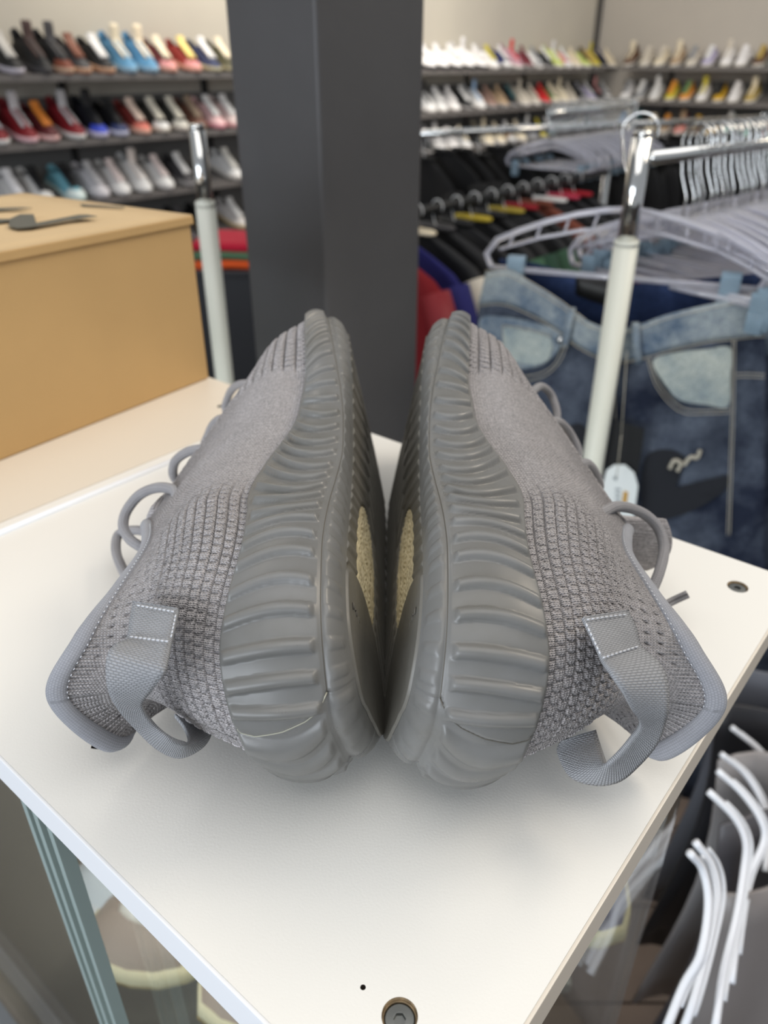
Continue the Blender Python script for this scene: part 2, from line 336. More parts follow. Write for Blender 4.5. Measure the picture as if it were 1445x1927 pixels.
for k, (rr, dp) in ((1, (.0042, .0016)), (2, (.0042, .0008))):
    c = holes[k][1]; q = MB(); seg = 32
    prof = [(rr, -dp - .0012), (rr, -dp - .0002), (rr - .0003, -dp), (rr * .46, -dp + .0001)]
    P = [c + Vector((math.cos(2 * math.pi * i / seg) * r_, math.sin(2 * math.pi * i / seg) * r_, z_)) for r_, z_ in prof for i in range(seg)]
    hexr = [(rr * .42 if True else 0, -dp + .0001), (rr * .38, -dp - .0009)]
    for r_, z_ in hexr:
        for i in range(seg):
            a_ = 2 * math.pi * i / seg; s6 = math.cos(math.pi / 6) / math.cos((a_ % (math.pi / 3)) - math.pi / 6)
            P.append(c + Vector((math.cos(a_) * r_ * s6, math.sin(a_) * r_ * s6, z_)))
    n = len(prof) + 2; F = [(i * seg + j, i * seg + (j + 1) % seg, (i + 1) * seg + (j + 1) % seg, (i + 1) * seg + j) for i in range(n - 1) for j in range(seg)]
    F.append(tuple((n - 1) * seg + j for j in range(seg))); q.add(P, F); q.build('hex_fitting', m_steel, case)
    q = MB(); q.tube([c + Vector((0, 0, -.0002 - dp * .9 + .0012 * math.sin(i)*0)) + Vector((math.cos(i / 32 * 2 * math.pi), math.sin(i / 32 * 2 * math.pi), 0)) * .0047 for i in range(32)], .00035, 6, closed=True); q.build('chipped_rim', m_brown, case)
c = atz(414, 765, 0) - Vector((CF.x, CF.y, 0)); q = MB(); q.tube([c, c + Vector((0, 0, .0008))], [.0022, .0016], 14); q.build('screw_head', m_steel, case)
# frame, glass panes and lower shelf of the case
INS = .022
for (u0, u1, v0, v1) in ((INS, INS + .005, .02, SEAM + .7), (DEP - .03, DEP - .025, .02, SEAM + .7)):
    panel('glass_pane', u0, u1, v0, v1, -.62, -TH - .002, m_glass, 0.0004)
panel('glass_pane', INS + .006, DEP - .032, .018, .023, -.62, -TH - .002, m_glass, 0.0004)
for vv, uu in ((.1745, -.004), (.180, .003), (.189, .0), (.201, -.001)): pass
for vv in (.186, .197, .206): panel('sliding_glass_edge', .004, .010, vv, vv + .004, -.62, -TH - .002, m_gedge, 0.0003)
panel('door_track', .002, .014, .16, SEAM + .7, -.62, -.60, mat('grey_metal_track', (150, 152, 155), .35, metal=.7))
case_fill = area('case_fill_light', (0, 0, 0), (0, 0, -1), (.5, .02), 1.6, (1, .97, .93)); case_fill.location = Vector((CF.x, CF.y, T - TH - .012)) + U * (DEP - .06) + V * .35; case_fill.rotation_euler = (math.radians(0), math.radians(-25), ANG)  # unseen fill lamp, added to brighten the dark case interior
panel('base_cabinet', .0, DEP, .0, SEAM + .7, -1.198, -.622, mat('taupe_case_base', (150, 141, 132), .6), 0.002)

# ------------------------------------------------------------------ the two grey sneakers
TAU = math.radians(8); SX0, SY0, SZ0 = -0.001, 0.166, 0.006; cT, sT = math.cos(TAU), math.sin(TAU)
OUT = np.array([(0, .043), (.0126, .0734), (.043, .086), (.09, .087), (.13, .089), (.17, .097), (.21, .106), (.245, .105), (.275, .091), (.298, .068), (.305, .05), (.297, .03), (.272, .012), (.235, .001), (.2, 0), (.16, .002), (.12, .004), (.08, .002), (.043, 0), (.0126, .0126)])
OC = crv(OUT, 4000, True); OL = np.r_[0, np.cumsum(np.linalg.norm(np.diff(OC, axis=0), axis=1))]; OTOT = OL[-1] + np.linalg.norm(OC[0] - OC[-1])
STIP = OL[OC[:, 0].argmax()]
def outl(s): s = np.mod(s, OTOT); return np.stack([np.interp(s, OL, OC[:, 0]), np.interp(s, OL, OC[:, 1])], -1)
def outn(s):
    d = outl(s + .0015) - outl(s - .0015); d /= np.linalg.norm(d, axis=-1, keepdims=True); return np.stack([-d[..., 1], d[..., 0]], -1)
def fold(s): s = np.mod(s, OTOT); return np.where(s <= STIP, s, STIP * (OTOT - s) / (OTOT - STIP))   # mirrored arc position
NB = ([0, .012, .03, .05, .07, .0955, .108, .118, .128, .139, .148, .157, .167, .179, .192, .214, .25, .285, .31, .345], [.0365, .038, .039, .037, .035, .0365, .038, .0375, .0355, .033, .030, .027, .0245, .0235, .0225, .023, .0255, .029, .033, .037])
NP = ([0, .0168, .05, .0783, .1015, .1124, .1342, .1514, .1688, .1852, .21, .237, .27, .30, .345], [.0085, .008, .0075, .0075, .0065, .0055, .0038, .004, .0045, .0056, .0082, .0112, .0155, .019, .021])
def nb(s): return herm(NB[0], NB[1], fold(s))
def npt(s): return herm(NP[0], NP[1], fold(s))
def spring(a): return np.interp(a, [0, .18, .21, .25, .29, .31], [0, 0, .001, .0045, .010, .013])
def toW(a, n, w, mir):
    a, n, w = np.broadcast_arrays(a, n, w); X = SX0 - n * cT - w * sT
    P = np.stack([X, SY0 + a, SZ0 + w * cT - n * sT], -1)
    if mir: P[..., 0] *= -1
    return P
RIBS = [(-.047, -.054, -.004), (-.033, -.040, -.007), (-.019, -.026, -.009), (-.0055, -.012, -.009), (.0070, .0018, -.007), (.0122, .0140, .0), (.0217, .0214, .001), (.0311, .0305, .001), (.0415, .0406, .002), (.0514, .0501, .003), (.0632, .0613, .003), (.0720, .0707, .003), (.0826, .0802, .001), (.0930, .0905, -.003), (.1020, .1030, -.006), (.1096, .1159, -.0095), (.1176, .1298, -.0105), (.1242, .1404, -.010), (.1353, .1482, -.010), (.1459, .1550, -.0095), (.1570, .1627, -.008), (.1668, .1712, -.006), (.1778, .1782, -.003), (.1900, .1864, -.001), (.2020, .1940, 0), (.2155, .2030, .001), (.2265, .2125, .001), (.2372, .2222, .001)]
s_ = .2372; l_ = .2222
while s_ < .325: s_ += .0108; l_ += .0112; RIBS.append((s_, l_, .001))
RB_ = np.array(RIBS)
def ribfield(s, v):
    """relief (0..1) of the moulded ribs at arc position s and height fraction v"""
    out = np.zeros_like(s)
    smp = np.where(s > OTOT / 2, np.where(s > OTOT - .055, s - OTOT, fold(s)), fold(s))
    for j in range(s.shape[1]):
        vv = v[0, j]; p = RB_[:, 0] * (1 - vv) + RB_[:, 1] * vv + RB_[:, 2] * math.sin(math.pi * min(1, max(0, vv)) ** .85)
        idx = np.interp(smp[:, j], p, np.arange(len(p))); k = np.clip(np.round(idx).astype(int), 0, len(p) - 1)
        sp = np.gradient(p)[k]; d = np.abs(smp[:, j] - p[k]); hw = np.clip(sp * .28, .0014, .0023)
        hw = np.where(RB_[k, 0] < .010, sp * .40, hw)
        r = np.clip(1 - (d / hw) ** 2, 0, 1) ** (.62 if True else 1); r = np.where(RB_[k, 0] < .010, r ** 1.6 * .8, r)
        # rounded ends
        endlo, endhi = .045, np.where((p[k] > .09) & (p[k] < .2), .93, .985)
        r = r * sstep(endlo, endlo + .05, vv + 0 * r) * (1 - sstep(endhi - .04, endhi + .005, vv + 0 * r)); out[:, j] = r
    return out

# upper: four rings of control points (a, n, w) given at arc positions, upper side; the lower side mirrors them
wc = lambda a: np.interp(a, [0, .1, .2, .3], [.0435, .0435, .052, .052])
K_S = [0, .035, .075, .12, .165, .22, .285]
R1 = [(.015, .054, .043), (.025, .055, .069), (.058, .052, .084), (.098, .054, .086), (.14, .045, .089), (.192, .042, .098), (.248, .048, .090)]
R2 = [(.031, .080, .043), (.038, .078, .062), (.062, .070, .076), (.095, .072, .077), (.135, .071, .077), (.175, .068, .080), (.215, .068, .070)]
R3_ = [(.0285, .1065, .047), (.040, .0965, .062), (.062, .0885, .066), (.085, .0850, .066), (.108, .0915, .062), (.122, .0975, .057), (.130, .1005, .052)]
TIPS = [(.283, .050, .049), (.238, .0735, .049), (.133, .102, .047)]
def ringfn(R, tip, drop):
    last = R is R3_
    ks = list(K_S) + [STIP]; P = [tuple(p) for p in R] + [tip]
    for k, p in list(zip(K_S, R))[:0:-1]:
        c = float(wc(p[0])); p = (p[0] + (.011 if k == .035 else 0), p[1], p[2])
        if last and k == .035: p = (.031, .0965, 2 * c - .019)
        if last and k == .075: p = (.047, .0905, 2 * c - .019)
        sl = OTOT - k / STIP * (OTOT - STIP); ks.append(sl); P.append((p[0], p[1], max(2 * c - p[2], 0.004 + (p[1]) * .14 - drop)))
    return np.array(ks), np.array(P)
def filr(s): f = np.where(s > OTOT / 2, s - OTOT, s); return .0115 - .0075 * sstep(-.02, -.06, f) * sstep(-.32, -.25, f)
def face(w): return .0018 - .0048 * (1 - np.clip(w / .085, 0, 1))
def heelin(s): f = np.where(s > OTOT / 2, s - OTOT, s); return .0045 * sstep(.014, -.010, f) * sstep(-.13, -.06, f)
def boundin(s): f = np.where(s > OTOT / 2, s - OTOT, s); return .0075 * sstep(.002, -.022, f) * sstep(-.14, -.07, f)
def make_shoe(mir, label, label_group):
    sgn = -1 if mir else 1
    root = thing('sneaker', label, 'sneaker', (0, 0, 0), None)
    root.location = (0.0 + (-.0034 if mir else 0), -.0022 if mir else 0, T)
    root.rotation_euler = (0, 0, math.radians(-1.0) if mir else 0)
    def L(P): return P
    fl_ = not mir
    # ---- sidewall with ribs
    ns, nv = 1500, 66
    s = np.linspace(0, OTOT, ns, endpoint=False)[:, None] * np.ones((1, nv)); v = np.r_[np.linspace(-.10, 0, 17)[:-1], np.linspace(0, 1.06, nv - 16)][None] * np.ones((ns, 1))
    n0 = npt(s[:, 0])[:, None]; n1 = nb(s[:, 0])[:, None]; ol = outl(s); on = outn(s)
    vc = np.clip(v, 0, 1); n = n0 + (n1 - n0) * vc
    off = .0022 * np.sin(math.pi * vc) ** .8 - .0006
    rib = ribfield(s, v); off = off + .0022 * rib
    # lip above the sidewall tucks inwards, the seam groove at the outsole and round the heel panel
    off = off - .0035 * sstep(1.0, 1.06, v); n = n - .0006 * sstep(1.0, 1.06, v)
    off = off - .0010 * np.exp(-((v - .0) / .012) ** 2)
    off = off - heelin(s) * (1 - vc) ** 2 - boundin(s) * vc ** 2.2
    f = np.where(s > OTOT / 2, s - OTOT, s); gs = np.interp(v, [0, .1, .25, .5, .8, .95, 1], [.0165, .0112, .0085, .0062, .0052, .0064, .010])
    low = np.where(s > OTOT / 2, fold(s), 1.0)
    off = off - .0007 * np.exp(-((f - gs) / .0005) ** 2) - .0006 * sstep(0, .001, gs - f) * (f > -.03) * (f < gs)
    under = np.clip(-v / .10, 0, 1); stub = ribfield(s, np.full_like(v, .5) * 0 + .12) * sstep(.12, .25, under) * (1 - sstep(.62, .8, under))
    off = off - filr(s) * under ** 1.6; n = n - (n0 - spring(ol[..., 0]) - face(ol[..., 1] + on[..., 1] * off)) * (1 - (1 - under) ** 1.5) - .0004 * stub; off = off + .0003 * stub
    P = toW(ol[..., 0] + on[..., 0] * off, n, ol[..., 1] + on[..., 1] * off, mir)
    uv = np.stack([s, v * .03], -1)
    link('midsole', mesh_np('midsole', P, gridquads(ns, nv, True, False, fl_), uv), MT['rubber'], root)
    def seam(name, ss, vv_, r, m, dp=.0006):
        ss = np.asarray(ss, float); vv_ = np.asarray(vv_, float); o_ = outl(ss); nn_ = outn(ss); a0_, a1_ = npt(ss), nb(ss)
        of = .0022 * np.sin(math.pi * vv_) ** .8 - .0006 - .0010 * np.exp(-(vv_ / .012) ** 2) - heelin(ss) * (1 - vv_) ** 2 - dp * (vv_ > .02)
        Q = toW(o_[:, 0] + nn_[:, 0] * of, a0_ + (a1_ - a0_) * vv_, o_[:, 1] + nn_[:, 1] * of, mir); q = MB(); q.tube([Vector(p) for p in Q], r, 5); q.build(name, m, root)
    seam('parting_line', np.linspace(.0165, .31, 240), np.zeros(240), .00022, MT['seam'])
    v9 = np.linspace(.0, .97, 60); seam('panel_seam', np.interp(v9, [0, .1, .25, .5, .8, .95, 1], [.0165, .0112, .0085, .0062, .0052, .0064, .010]), v9, .00026, MT['scuff'] if not mir else MT['seam'])
    # ---- outsole face
    nr = 120; ns2 = 900; s2 = np.linspace(0, OTOT, ns2, endpoint=False)[:, None] * np.ones((1, nr)); r = np.linspace(0, 1, nr)[None] * np.ones((ns2, 1))
    ol = outl(s2); on = outn(s2); a_in = np.clip(ol[..., 0], .035, .265); w_in = wc(a_in) + 0 * a_in
    hh = filr(s2) - .0005 + heelin(s2); sa = ol[..., 0] - on[..., 0] * hh; sw = ol[..., 1] - on[..., 1] * hh
    A = sa * (1 - r) + a_in * r; Wd = sw * (1 - r) + w_in * r
    N = spring(A) + face(Wd) + .0010 * np.clip(1 - r * nr / 3, 0, 1)
    de = np.hypot(A - sa, Wd - sw)
    # traction ridges carry the side ribs inwards, slanting towards the toe
    smp = s2 + np.where(s2 < OTOT / 2, -1, 1) * de * .9
    fs = fold(smp); pr = RB_[:, 0]; idx = np.interp(fs, pr, np.arange(len(pr))); kk_ = np.clip(np.round(idx).astype(int), 0, len(pr) - 1)
    dd = np.abs(fs - pr[kk_]); tread = np.clip(1 - (dd / .0028) ** 2, 0, 1) ** .8 * (1 - sstep(.020, .030, de)) * sstep(.0, .0015, de)
    chev = A + .55 * np.abs(Wd - wc(A)); ph = np.abs(((chev / .0125) % 1) - .5) * 2
    tread = tread * .0007 + sstep(.4, .6, ph) * sstep(.020, .030, de) * .0008
    ew, eh = (A - .087) / .041, (Wd - .0455) / .0180; win = np.hypot(ew, eh)
    pad = np.hypot((A - .034) / .029, (Wd - .043) / .0335)
    padm = 1 - sstep(.97, 1.03, pad)
    tread = tread * (1 - padm) * (1 - (1 - sstep(1.0, 1.08, win)))
    N = N - tread + .0008 * np.exp(-((pad - 1.05) / .03) ** 2) - .0008 * padm + .0014 * (1 - sstep(.95, 1.0, win)) * (1 - padm)
    P = toW(A, N, Wd, mir)
    link('outsole', mesh_np('outsole', P, gridquads(ns2, nr, True, False, not fl_), np.stack([A, Wd], -1)), MT['outsole'], root)
    # foam seen through the sole window
    rho, th_ = np.meshgrid(np.linspace(.0, .97, 60), np.linspace(0, 2 * math.pi, 141)[:-1], indexing='ij')
    ga = .087 + .041 * rho * np.cos(th_); gw = .0455 + .0180 * rho * np.sin(th_)
    cell = .0004 * np.sin(ga * 1100 + 2 * np.sin(gw * 700)) * np.sin(gw * 1700 + 2 * np.sin(ga * 600)); pd_ = np.hypot((ga - .034) / .029, (gw - .043) / .0335)
    P = toW(ga, face(gw) + .0006 + cell + .004 * (pd_ < 1), gw, mir); link('foam_window', mesh_np('foam_window', P, gridquads(60, 140, False, True, flip=fl_)), MT['boost'], root, label='cream foam window in the sole')
    # moulded lettering on the heel pad: a short row of worn strokes
    q = MB()
    for k in range(9):
        a0 = .034 + .0030 * k * .8; w0 = .066 - .0048 * k
        for (d0, d1) in (((0, 0), (.0018, .0014)), ((.0018, .0014), (.0002, .0026)))[: 1 + k % 2]:
            q.tube([Vector(toW(a0 + d0[0], -.0004, w0 + d0[1], mir)), Vector(toW(a0 + d1[0], -.0004, w0 + d1[1], mir))], .0004, 5)
    q.build('moulded_lettering', MT['seam'], root)
    # ---- upper
    ks = [ringfn(R1, TIPS[0], .0), ringfn(R2, TIPS[1], .001), ringfn(R3_, TIPS[2], .004)]
    def upper(ns, vv, off=0.0, disp=True):
        s = np.linspace(0, OTOT, ns, endpoint=False); o = outl(s); on = outn(s); b = nb(s)
        hb = (.0026 + boundin(s))[:, None]; r0 = np.stack([o[:, 0] - on[:, 0] * hb[:, 0], b - .0012, o[:, 1] - on[:, 1] * hb[:, 0]], -1)
        rings = [r0] + [herm(k, p, s, OTOT) for k, p in ks]
        rings = np.stack(rings, 1)                       # ns, 4, 3
        G = herm([0, .34, .68, 1.0], rings.transpose(1, 0, 2).reshape(4, -1), vv).reshape(len(vv), ns, 3).transpose(1, 0, 2)
        # crumples where the knit flexes
        return s, G
    ns, nv = 1250, 190
    vv = np.linspace(0, 1, nv); s, G = upper(ns, vv)
    Vl = np.concatenate([np.zeros((ns, 1)), np.cumsum(np.linalg.norm(np.diff(G, axis=1), axis=2), axis=1)], 1); Ltot = Vl[:, -1:]
    Nn = np.cross(np.gradient(G, axis=0), np.gradient(G, axis=1)); Nn /= np.linalg.norm(Nn, axis=2, keepdims=True) + 1e-12
    # outward: away from the foot's centre
    cen = np.stack([np.clip(G[..., 0], .04, .2), .05 + 0 * G[..., 0], wc(G[..., 0])], -1); sg = np.sign((Nn * (G - cen)).sum(-1).mean()); Nn *= sg
    f = fold(s)[:, None] * np.ones_like(Vl); ff = np.where(s > OTOT / 2, s - OTOT, s)[:, None] * np.ones_like(Vl)
    pv_ = np.where(f > .17, .0058, .0044); pu_ = np.where(f > .17, .0044, .0040); colv = Vl / pv_; ic = np.floor(colv); fv = colv - ic
    su = ff + .3 * Vl; rowu = su / pu_ + .5 * (ic % 2); rowu = rowu - .35 * (2 * fv - 1) ** 2; fu = rowu - np.floor(rowu)
    zone = (1 - sstep(.100, .128, f)) + sstep(.200, .212, f - Vl * .35)
    zone = np.clip(zone, 0, 1) * np.where(f < .17, 1 - sstep(.030, .046, Vl), 1.0)
    zone = zone * (1 - .7 * (1 - sstep(.0, .012, ff + .004)) * (ff > -.01))
    pil = (1 - np.abs(2 * fu - 1) ** 5) * (1 - np.abs(2 * fv - 1) ** 6)
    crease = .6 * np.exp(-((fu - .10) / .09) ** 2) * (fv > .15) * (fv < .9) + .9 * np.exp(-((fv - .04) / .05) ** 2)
    # eyelet dashes further up the side
    pv2, pu2 = .0052, .0060; c2 = Vl / pv2; i2 = np.floor(c2); g2 = c2 - i2; r2 = (ff + .5 * Vl) / pu2 + .5 * (i2 % 2); h2 = r2 - np.floor(r2)
    dash = np.exp(-((h2 - .5) / .10) ** 2) * np.exp(-((g2 - .5) / .22) ** 2)
    z2 = sstep(.026, .036, Vl) * (1 - sstep(.85, .93, Vl / Ltot)) * (1 - sstep(.105, .125, f)) * sstep(.012, .03, f)
    z3 = np.exp(-((Vl - .034) / .010) ** 2) * (f < .03)
    # rib knit at the flared collar
    flare = sstep(.80, .86, Vl / Ltot) * (1 - sstep(.03, .045, f)) * (1 - sstep(.96, .985, Vl / Ltot))
    fr = np.sin(ff / .0022 * 2 * math.pi + 40 * Vl)
    wrk = np.sin(f * 150 + 40 * Vl) * np.exp(-((f - .17) / .03) ** 2) * np.exp(-((Vl / Ltot - .5) / .25) ** 2) * .0006
    D = zone * (pil * .0010 - crease * .0008) * np.where(f > .17, 1.6, 1.0) - z2 * dash * .0010 + flare * fr * .0003 + wrk + np.random.default_rng(3).normal(0, .00004, Vl.shape)
    yarn_crease_shade = np.clip(zone * crease * .8 + z2 * dash * .9 + .25 * flare * (fr < -.5), 0, 1)  # dark yarn arcs, plus shade painted into creases, dashes and rib troughs
    G2 = G + Nn * D[..., None]; P = toW(G2[..., 0], G2[..., 1], G2[..., 2], mir); P[..., 2] = np.maximum(P[..., 2], .0008)
    up = link('knit_upper', mesh_np('knit_upper', P, gridquads(ns, nv, True, False, not fl_), np.stack([s[:, None] + 0 * Vl, Vl], -1), vcol=yarn_crease_shade), MT['knit'], root)
    # lining inside
    s3, G3 = upper(240, np.linspace(.1, 1, 24)); N3 = np.cross(np.gradient(G3, axis=0), np.gradient(G3, axis=1)); N3 /= np.linalg.norm(N3, axis=2, keepdims=True) + 1e-12
    cen = np.stack([np.clip(G3[..., 0], .04, .2), .05 + 0 * G3[..., 0], wc(G3[..., 0])], -1); N3 *= np.sign((N3 * (G3 - cen)).sum(-1).mean()); G3 = G3 - N3 * .0028
    P = toW(G3[..., 0], G3[..., 1], G3[..., 2], mir); P[..., 2] = np.maximum(P[..., 2], .0022)
    link('lining', mesh_np('lining', P, gridquads(240, 24, True, False, fl_), np.stack([s3[:, None] + 0 * G3[..., 0], G3[..., 1]], -1)), MT['lining'], root)
    # insole
    gs = np.linspace(0, OTOT, 160, endpoint=False); o = outl(gs); on = outn(gs); e = o - on * .012
    P = np.stack([toW(e[:, 0] * (1 - k) + .14 * k, .024, e[:, 1] * (1 - k) + .046 * k, mir) for k in (0, .5, 1)], 1)
    link('insole', mesh_np('insole', P, gridquads(160, 3, True, False, not fl_), np.stack([P[..., 1], P[..., 2]], -1)), MT['lining'], root)
    # ---- collar binding: a padded band over the opening's edge
    sr = np.linspace(0, OTOT, 420, endpoint=False); C = herm(ks[2][0], ks[2][1], sr, OTOT); C2 = herm([0, .34, .68, 1], np.stack([herm(k, p, sr, OTOT) for k, p in [ks[0]] + ks], 0).reshape(4, -1), np.array([.94])).reshape(-1, 3)
    dn = C - C2; dn /= np.linalg.norm(dn, axis=1, keepdims=True) + 1e-9; tg = np.roll(C, -1, 0) - np.roll(C, 1, 0); tg /= np.linalg.norm(tg, axis=1, keepdims=True) + 1e-9
    sd = np.cross(tg, dn); sd /= np.linalg.norm(sd, axis=1, keepdims=True) + 1e-9
    wd_ = (.0031 + .0006 * (1 - sstep(.02, .10, fold(sr))))[:, None]; ph = np.linspace(0, 2 * math.pi, 15)[:-1]
    B = np.stack([C - dn * .0016 + dn * np.cos(a_) * wd_ + sd * np.sin(a_) * .0021 for a_ in ph], 1)
    P = toW(B[..., 0], B[..., 1], B[..., 2], mir); P[..., 2] = np.maximum(P[..., 2], .0006)
    ul = np.r_[0, np.cumsum(np.linalg.norm(np.diff(C, axis=0), axis=1))]
    link('collar_binding', mesh_np('collar_binding', P, gridquads(420, 14, True, True, fl_), np.stack([ul[:, None] + 0 * B[..., 0], ph[None] * .003 + 0 * B[..., 0]], -1)), MT['binding'], root)
    # stitching along the binding
    q = MB(); acc = 0
    for i in range(0, 210, 2):
        if fold(sr[i]) > .16: continue
        for sd_ in (1, -1):
            c = C[i] - dn[i] * (.0016 + wd_[i] * 1.04) + sd[i] * .0010 * sd_; d = C[i + 1] - dn[i + 1] * (.0016 + wd_[i] * 1.04) + sd[i + 1] * .0010 * sd_
            q.tube([Vector(toW(*c, mir)), Vector(toW(*(c + (d - c) * .6), mir))], .00022, 4)
    q.build('stitching', MT['stitch'], root, 'stuff')
    return root
def cord(name, pts, r, mir, root, m, seg=12, n=60):
    P = crv(np.array(pts), n); Wp = toW(P[:, 0], P[:, 1], P[:, 2], mir); q = MB(); q.tube([Vector(p) for p in Wp], r, seg)
    me = q.mesh(name); uvl = me.uv_layers.new(name='UVMap'); L_ = np.r_[0, np.cumsum(np.linalg.norm(np.diff(Wp, axis=0), axis=1))]
    for l in me.loops:
        vi = l.vertex_index; uvl.data[l.index].uv = ((vi % seg) / seg * 2 * math.pi * r, L_[vi // seg])
    return link(name, me, m, root)
def ribbon(name, A, B, th, mir, root, m, n=90):
    """a woven strap between two edge curves given in shoe coordinates"""
    A = crv(np.array(A), n); B = crv(np.array(B), n); k = 9; rows = []
    WA = toW(A[:, 0], A[:, 1], A[:, 2], mir); WB = toW(B[:, 0], B[:, 1], B[:, 2], mir)
    G = np.stack([WA * (1 - t) + WB * t for t in np.linspace(0, 1, k)], 1)
    Nn = np.cross(np.gradient(G, axis=0), np.gradient(G, axis=1)); Nn /= np.linalg.norm(Nn, axis=2, keepdims=True) + 1e-12
    L_ = np.r_[0, np.cumsum(np.linalg.norm(np.diff(G[:, k // 2], axis=0), axis=1))]
    F = G + Nn * th / 2; Bk = (G - Nn * th / 2)[:, ::-1]; P = np.concatenate([F, Bk], 1); P[..., 2] = np.maximum(P[..., 2], .0006)
    wdt = np.linspace(0, .014, k); uv = np.stack([np.concatenate([wdt, wdt[::-1]])[None] + 0 * P[..., 0], L_[:, None] + 0 * P[..., 0]], -1)
    q = gridquads(n, 2 * k, False, True)
    caps = []
    for r_ in (0, n - 1):
        for j in range(k - 1):
            c_ = [r_ * 2 * k + j, r_ * 2 * k + j + 1, r_ * 2 * k + 2 * k - 2 - j, r_ * 2 * k + 2 * k - 1 - j]; caps.append(c_ if r_ else c_[::-1])
    return link(name, mesh_np(name, P, np.vstack([q, caps]), uv), m, root)
def inv(px, py, w, mir=False):
    """shoe coordinates (a, n, w) of a direction, at side-to-side position w"""
    if mir: px = 1445 - px
    d = ray(px, py); A = np.array([[d[0], cT], [d[2], sT]]); b = np.array([SX0 - w * sT, SZ0 + w * cT - CAMH]); k, n = np.linalg.solve(A, b)
    return (d[1] * k - SY0, n, w)
def invR(p):
    # the same for the right shoe, allowing for its own small turn and offset
    px, py, w = p; an = RS.rotation_euler.z; c_, s_2 = math.cos(-an), math.sin(-an); rz = np.array([[c_, -s_2, 0], [s_2, c_, 0], [0, 0, 1]])
    o = rz @ np.array([-RS.location.x, -RS.location.y, CAMH]); d = rz @ ray(px, py); o[0] *= -1; d[0] *= -1
    A = np.array([[d[0], cT], [d[2], sT]]); b = np.array([SX0 - w * sT - o[0], SZ0 + w * cT - o[2]]); k, n = np.linalg.solve(A, b); return (o[1] + d[1] * k - SY0, n, w)
LS = make_shoe(False, 'grey knit sneaker lying on its side nearer the cardboard box, ribbed sole facing its mate', 'sneaker')
RS = make_shoe(True, 'grey knit sneaker lying on its side nearer the jeans, loose lace loop and tongue showing', 'sneaker')
for nm, L_ in dict(A=[(.255, .066, .068), (.2649, .0735, .066), (.2784, .0826, .06), (.2861, .0899, .052), (.2852, .0932, .042), (.278, .075, .036)],
                   B=[(.205, .068, .069), (.2119, .0729, .067), (.2221, .0826, .062), (.2305, .0913, .052), (.2283, .0956, .042), (.222, .08, .036)],
                   C=[(.163, .074, .070), (.1688, .0781, .07), (.1803, .0898, .064), (.1892, .1005, .055), (.1967, .105, .042), (.19, .09, .036)],
                   D=[(.122, .079, .069), (.1287, .0816, .07), (.1411, .0939, .066), (.1478, .1059, .06), (.1449, .1131, .054), (.1382, .1139, .05), (.1303, .1096, .048), (.1232, .1036, .048), (.12, .098, .046)],
                   E=[(.150, .105, .036), (.1596, .118, .035), (.1669, .1312, .03), (.1548, .1297, .028), (.1392, .1223, .028), (.1259, .114, .03), (.12, .104, .032)]).items():
    cord('lace', L_, .0024, False, LS, MT['lace'])
for nm, L_ in dict(A=[(1000, 738, .066), (1018, 727, .060), (1038, 745, .052), (1047, 788, .042)], B=[(1030, 796, .067), (1052, 794, .062), (1074, 818, .052), (1087, 856, .042)],
                   C=[(1080, 880, .070), (1103, 872, .064), (1119, 890, .055), (1126, 920, .042)],
                   D=[(1130, 966, .070), (1162, 953, .066), (1204, 963, .060), (1236, 990, .054), (1249, 1030, .048), (1241, 1075, .045), (1222, 1120, .04), (1206, 1150, .035)],
                   tip=[(1210, 1156, .03), (1232, 1150, .025), (1262, 1133, .025), (1294, 1118, .03)], tip2=[(1205, 1142, .03), (1228, 1150, .025), (1246, 1158, .023), (1262, 1174, .022)]).items():
    P_ = [invR(p) for p in L_]; a_, n_, w_ = P_[0]; P_ = [(a_ - .006, n_ - .006, w_ + .001)] + P_ + [(P_[-1][0] - .004, P_[-1][1] - .012, P_[-1][2] - .004)] * (len(nm) == 1)
    cord('lace', P_, .0024 if len(nm) == 1 else .0019, True, RS, MT['lace'])
# tongues: a knit flap behind the laces
def tongue(mir, root, tipn, tipa, curl, a0_=.165, n0_=.088, wt=.046):
    rows = []
    for i, t in enumerate(np.linspace(0, 1, 26)):
        a = a0_ + (tipa - a0_) * t ; n = n0_ + (tipn - n0_) * t + .003 * math.sin(t * 3.1)
        rows.append([(a + curl * (abs(x) ** 2) * t, n - .006 * x * x - curl * .2, wt + x * (.011 + .003 * t)) for x in np.linspace(-1, 1, 15)])
    G = np.array(rows); P = toW(G[..., 0], G[..., 1], G[..., 2], mir); q = MB(); q.sheet([[Vector(p) for p in r] for r in P], .0042)
    me = q.mesh('tongue'); uvl = me.uv_layers.new(name='UVMap')
    for l in me.loops: co = me.vertices[l.vertex_index].co; uvl.data[l.index].uv = (co.z, co.y)
    return link('tongue', me, MT['knit'], root)
tongue(False, LS, .100, .132, .0)
tongue(True, RS, .130, .146, .004, .150, .094, .037)
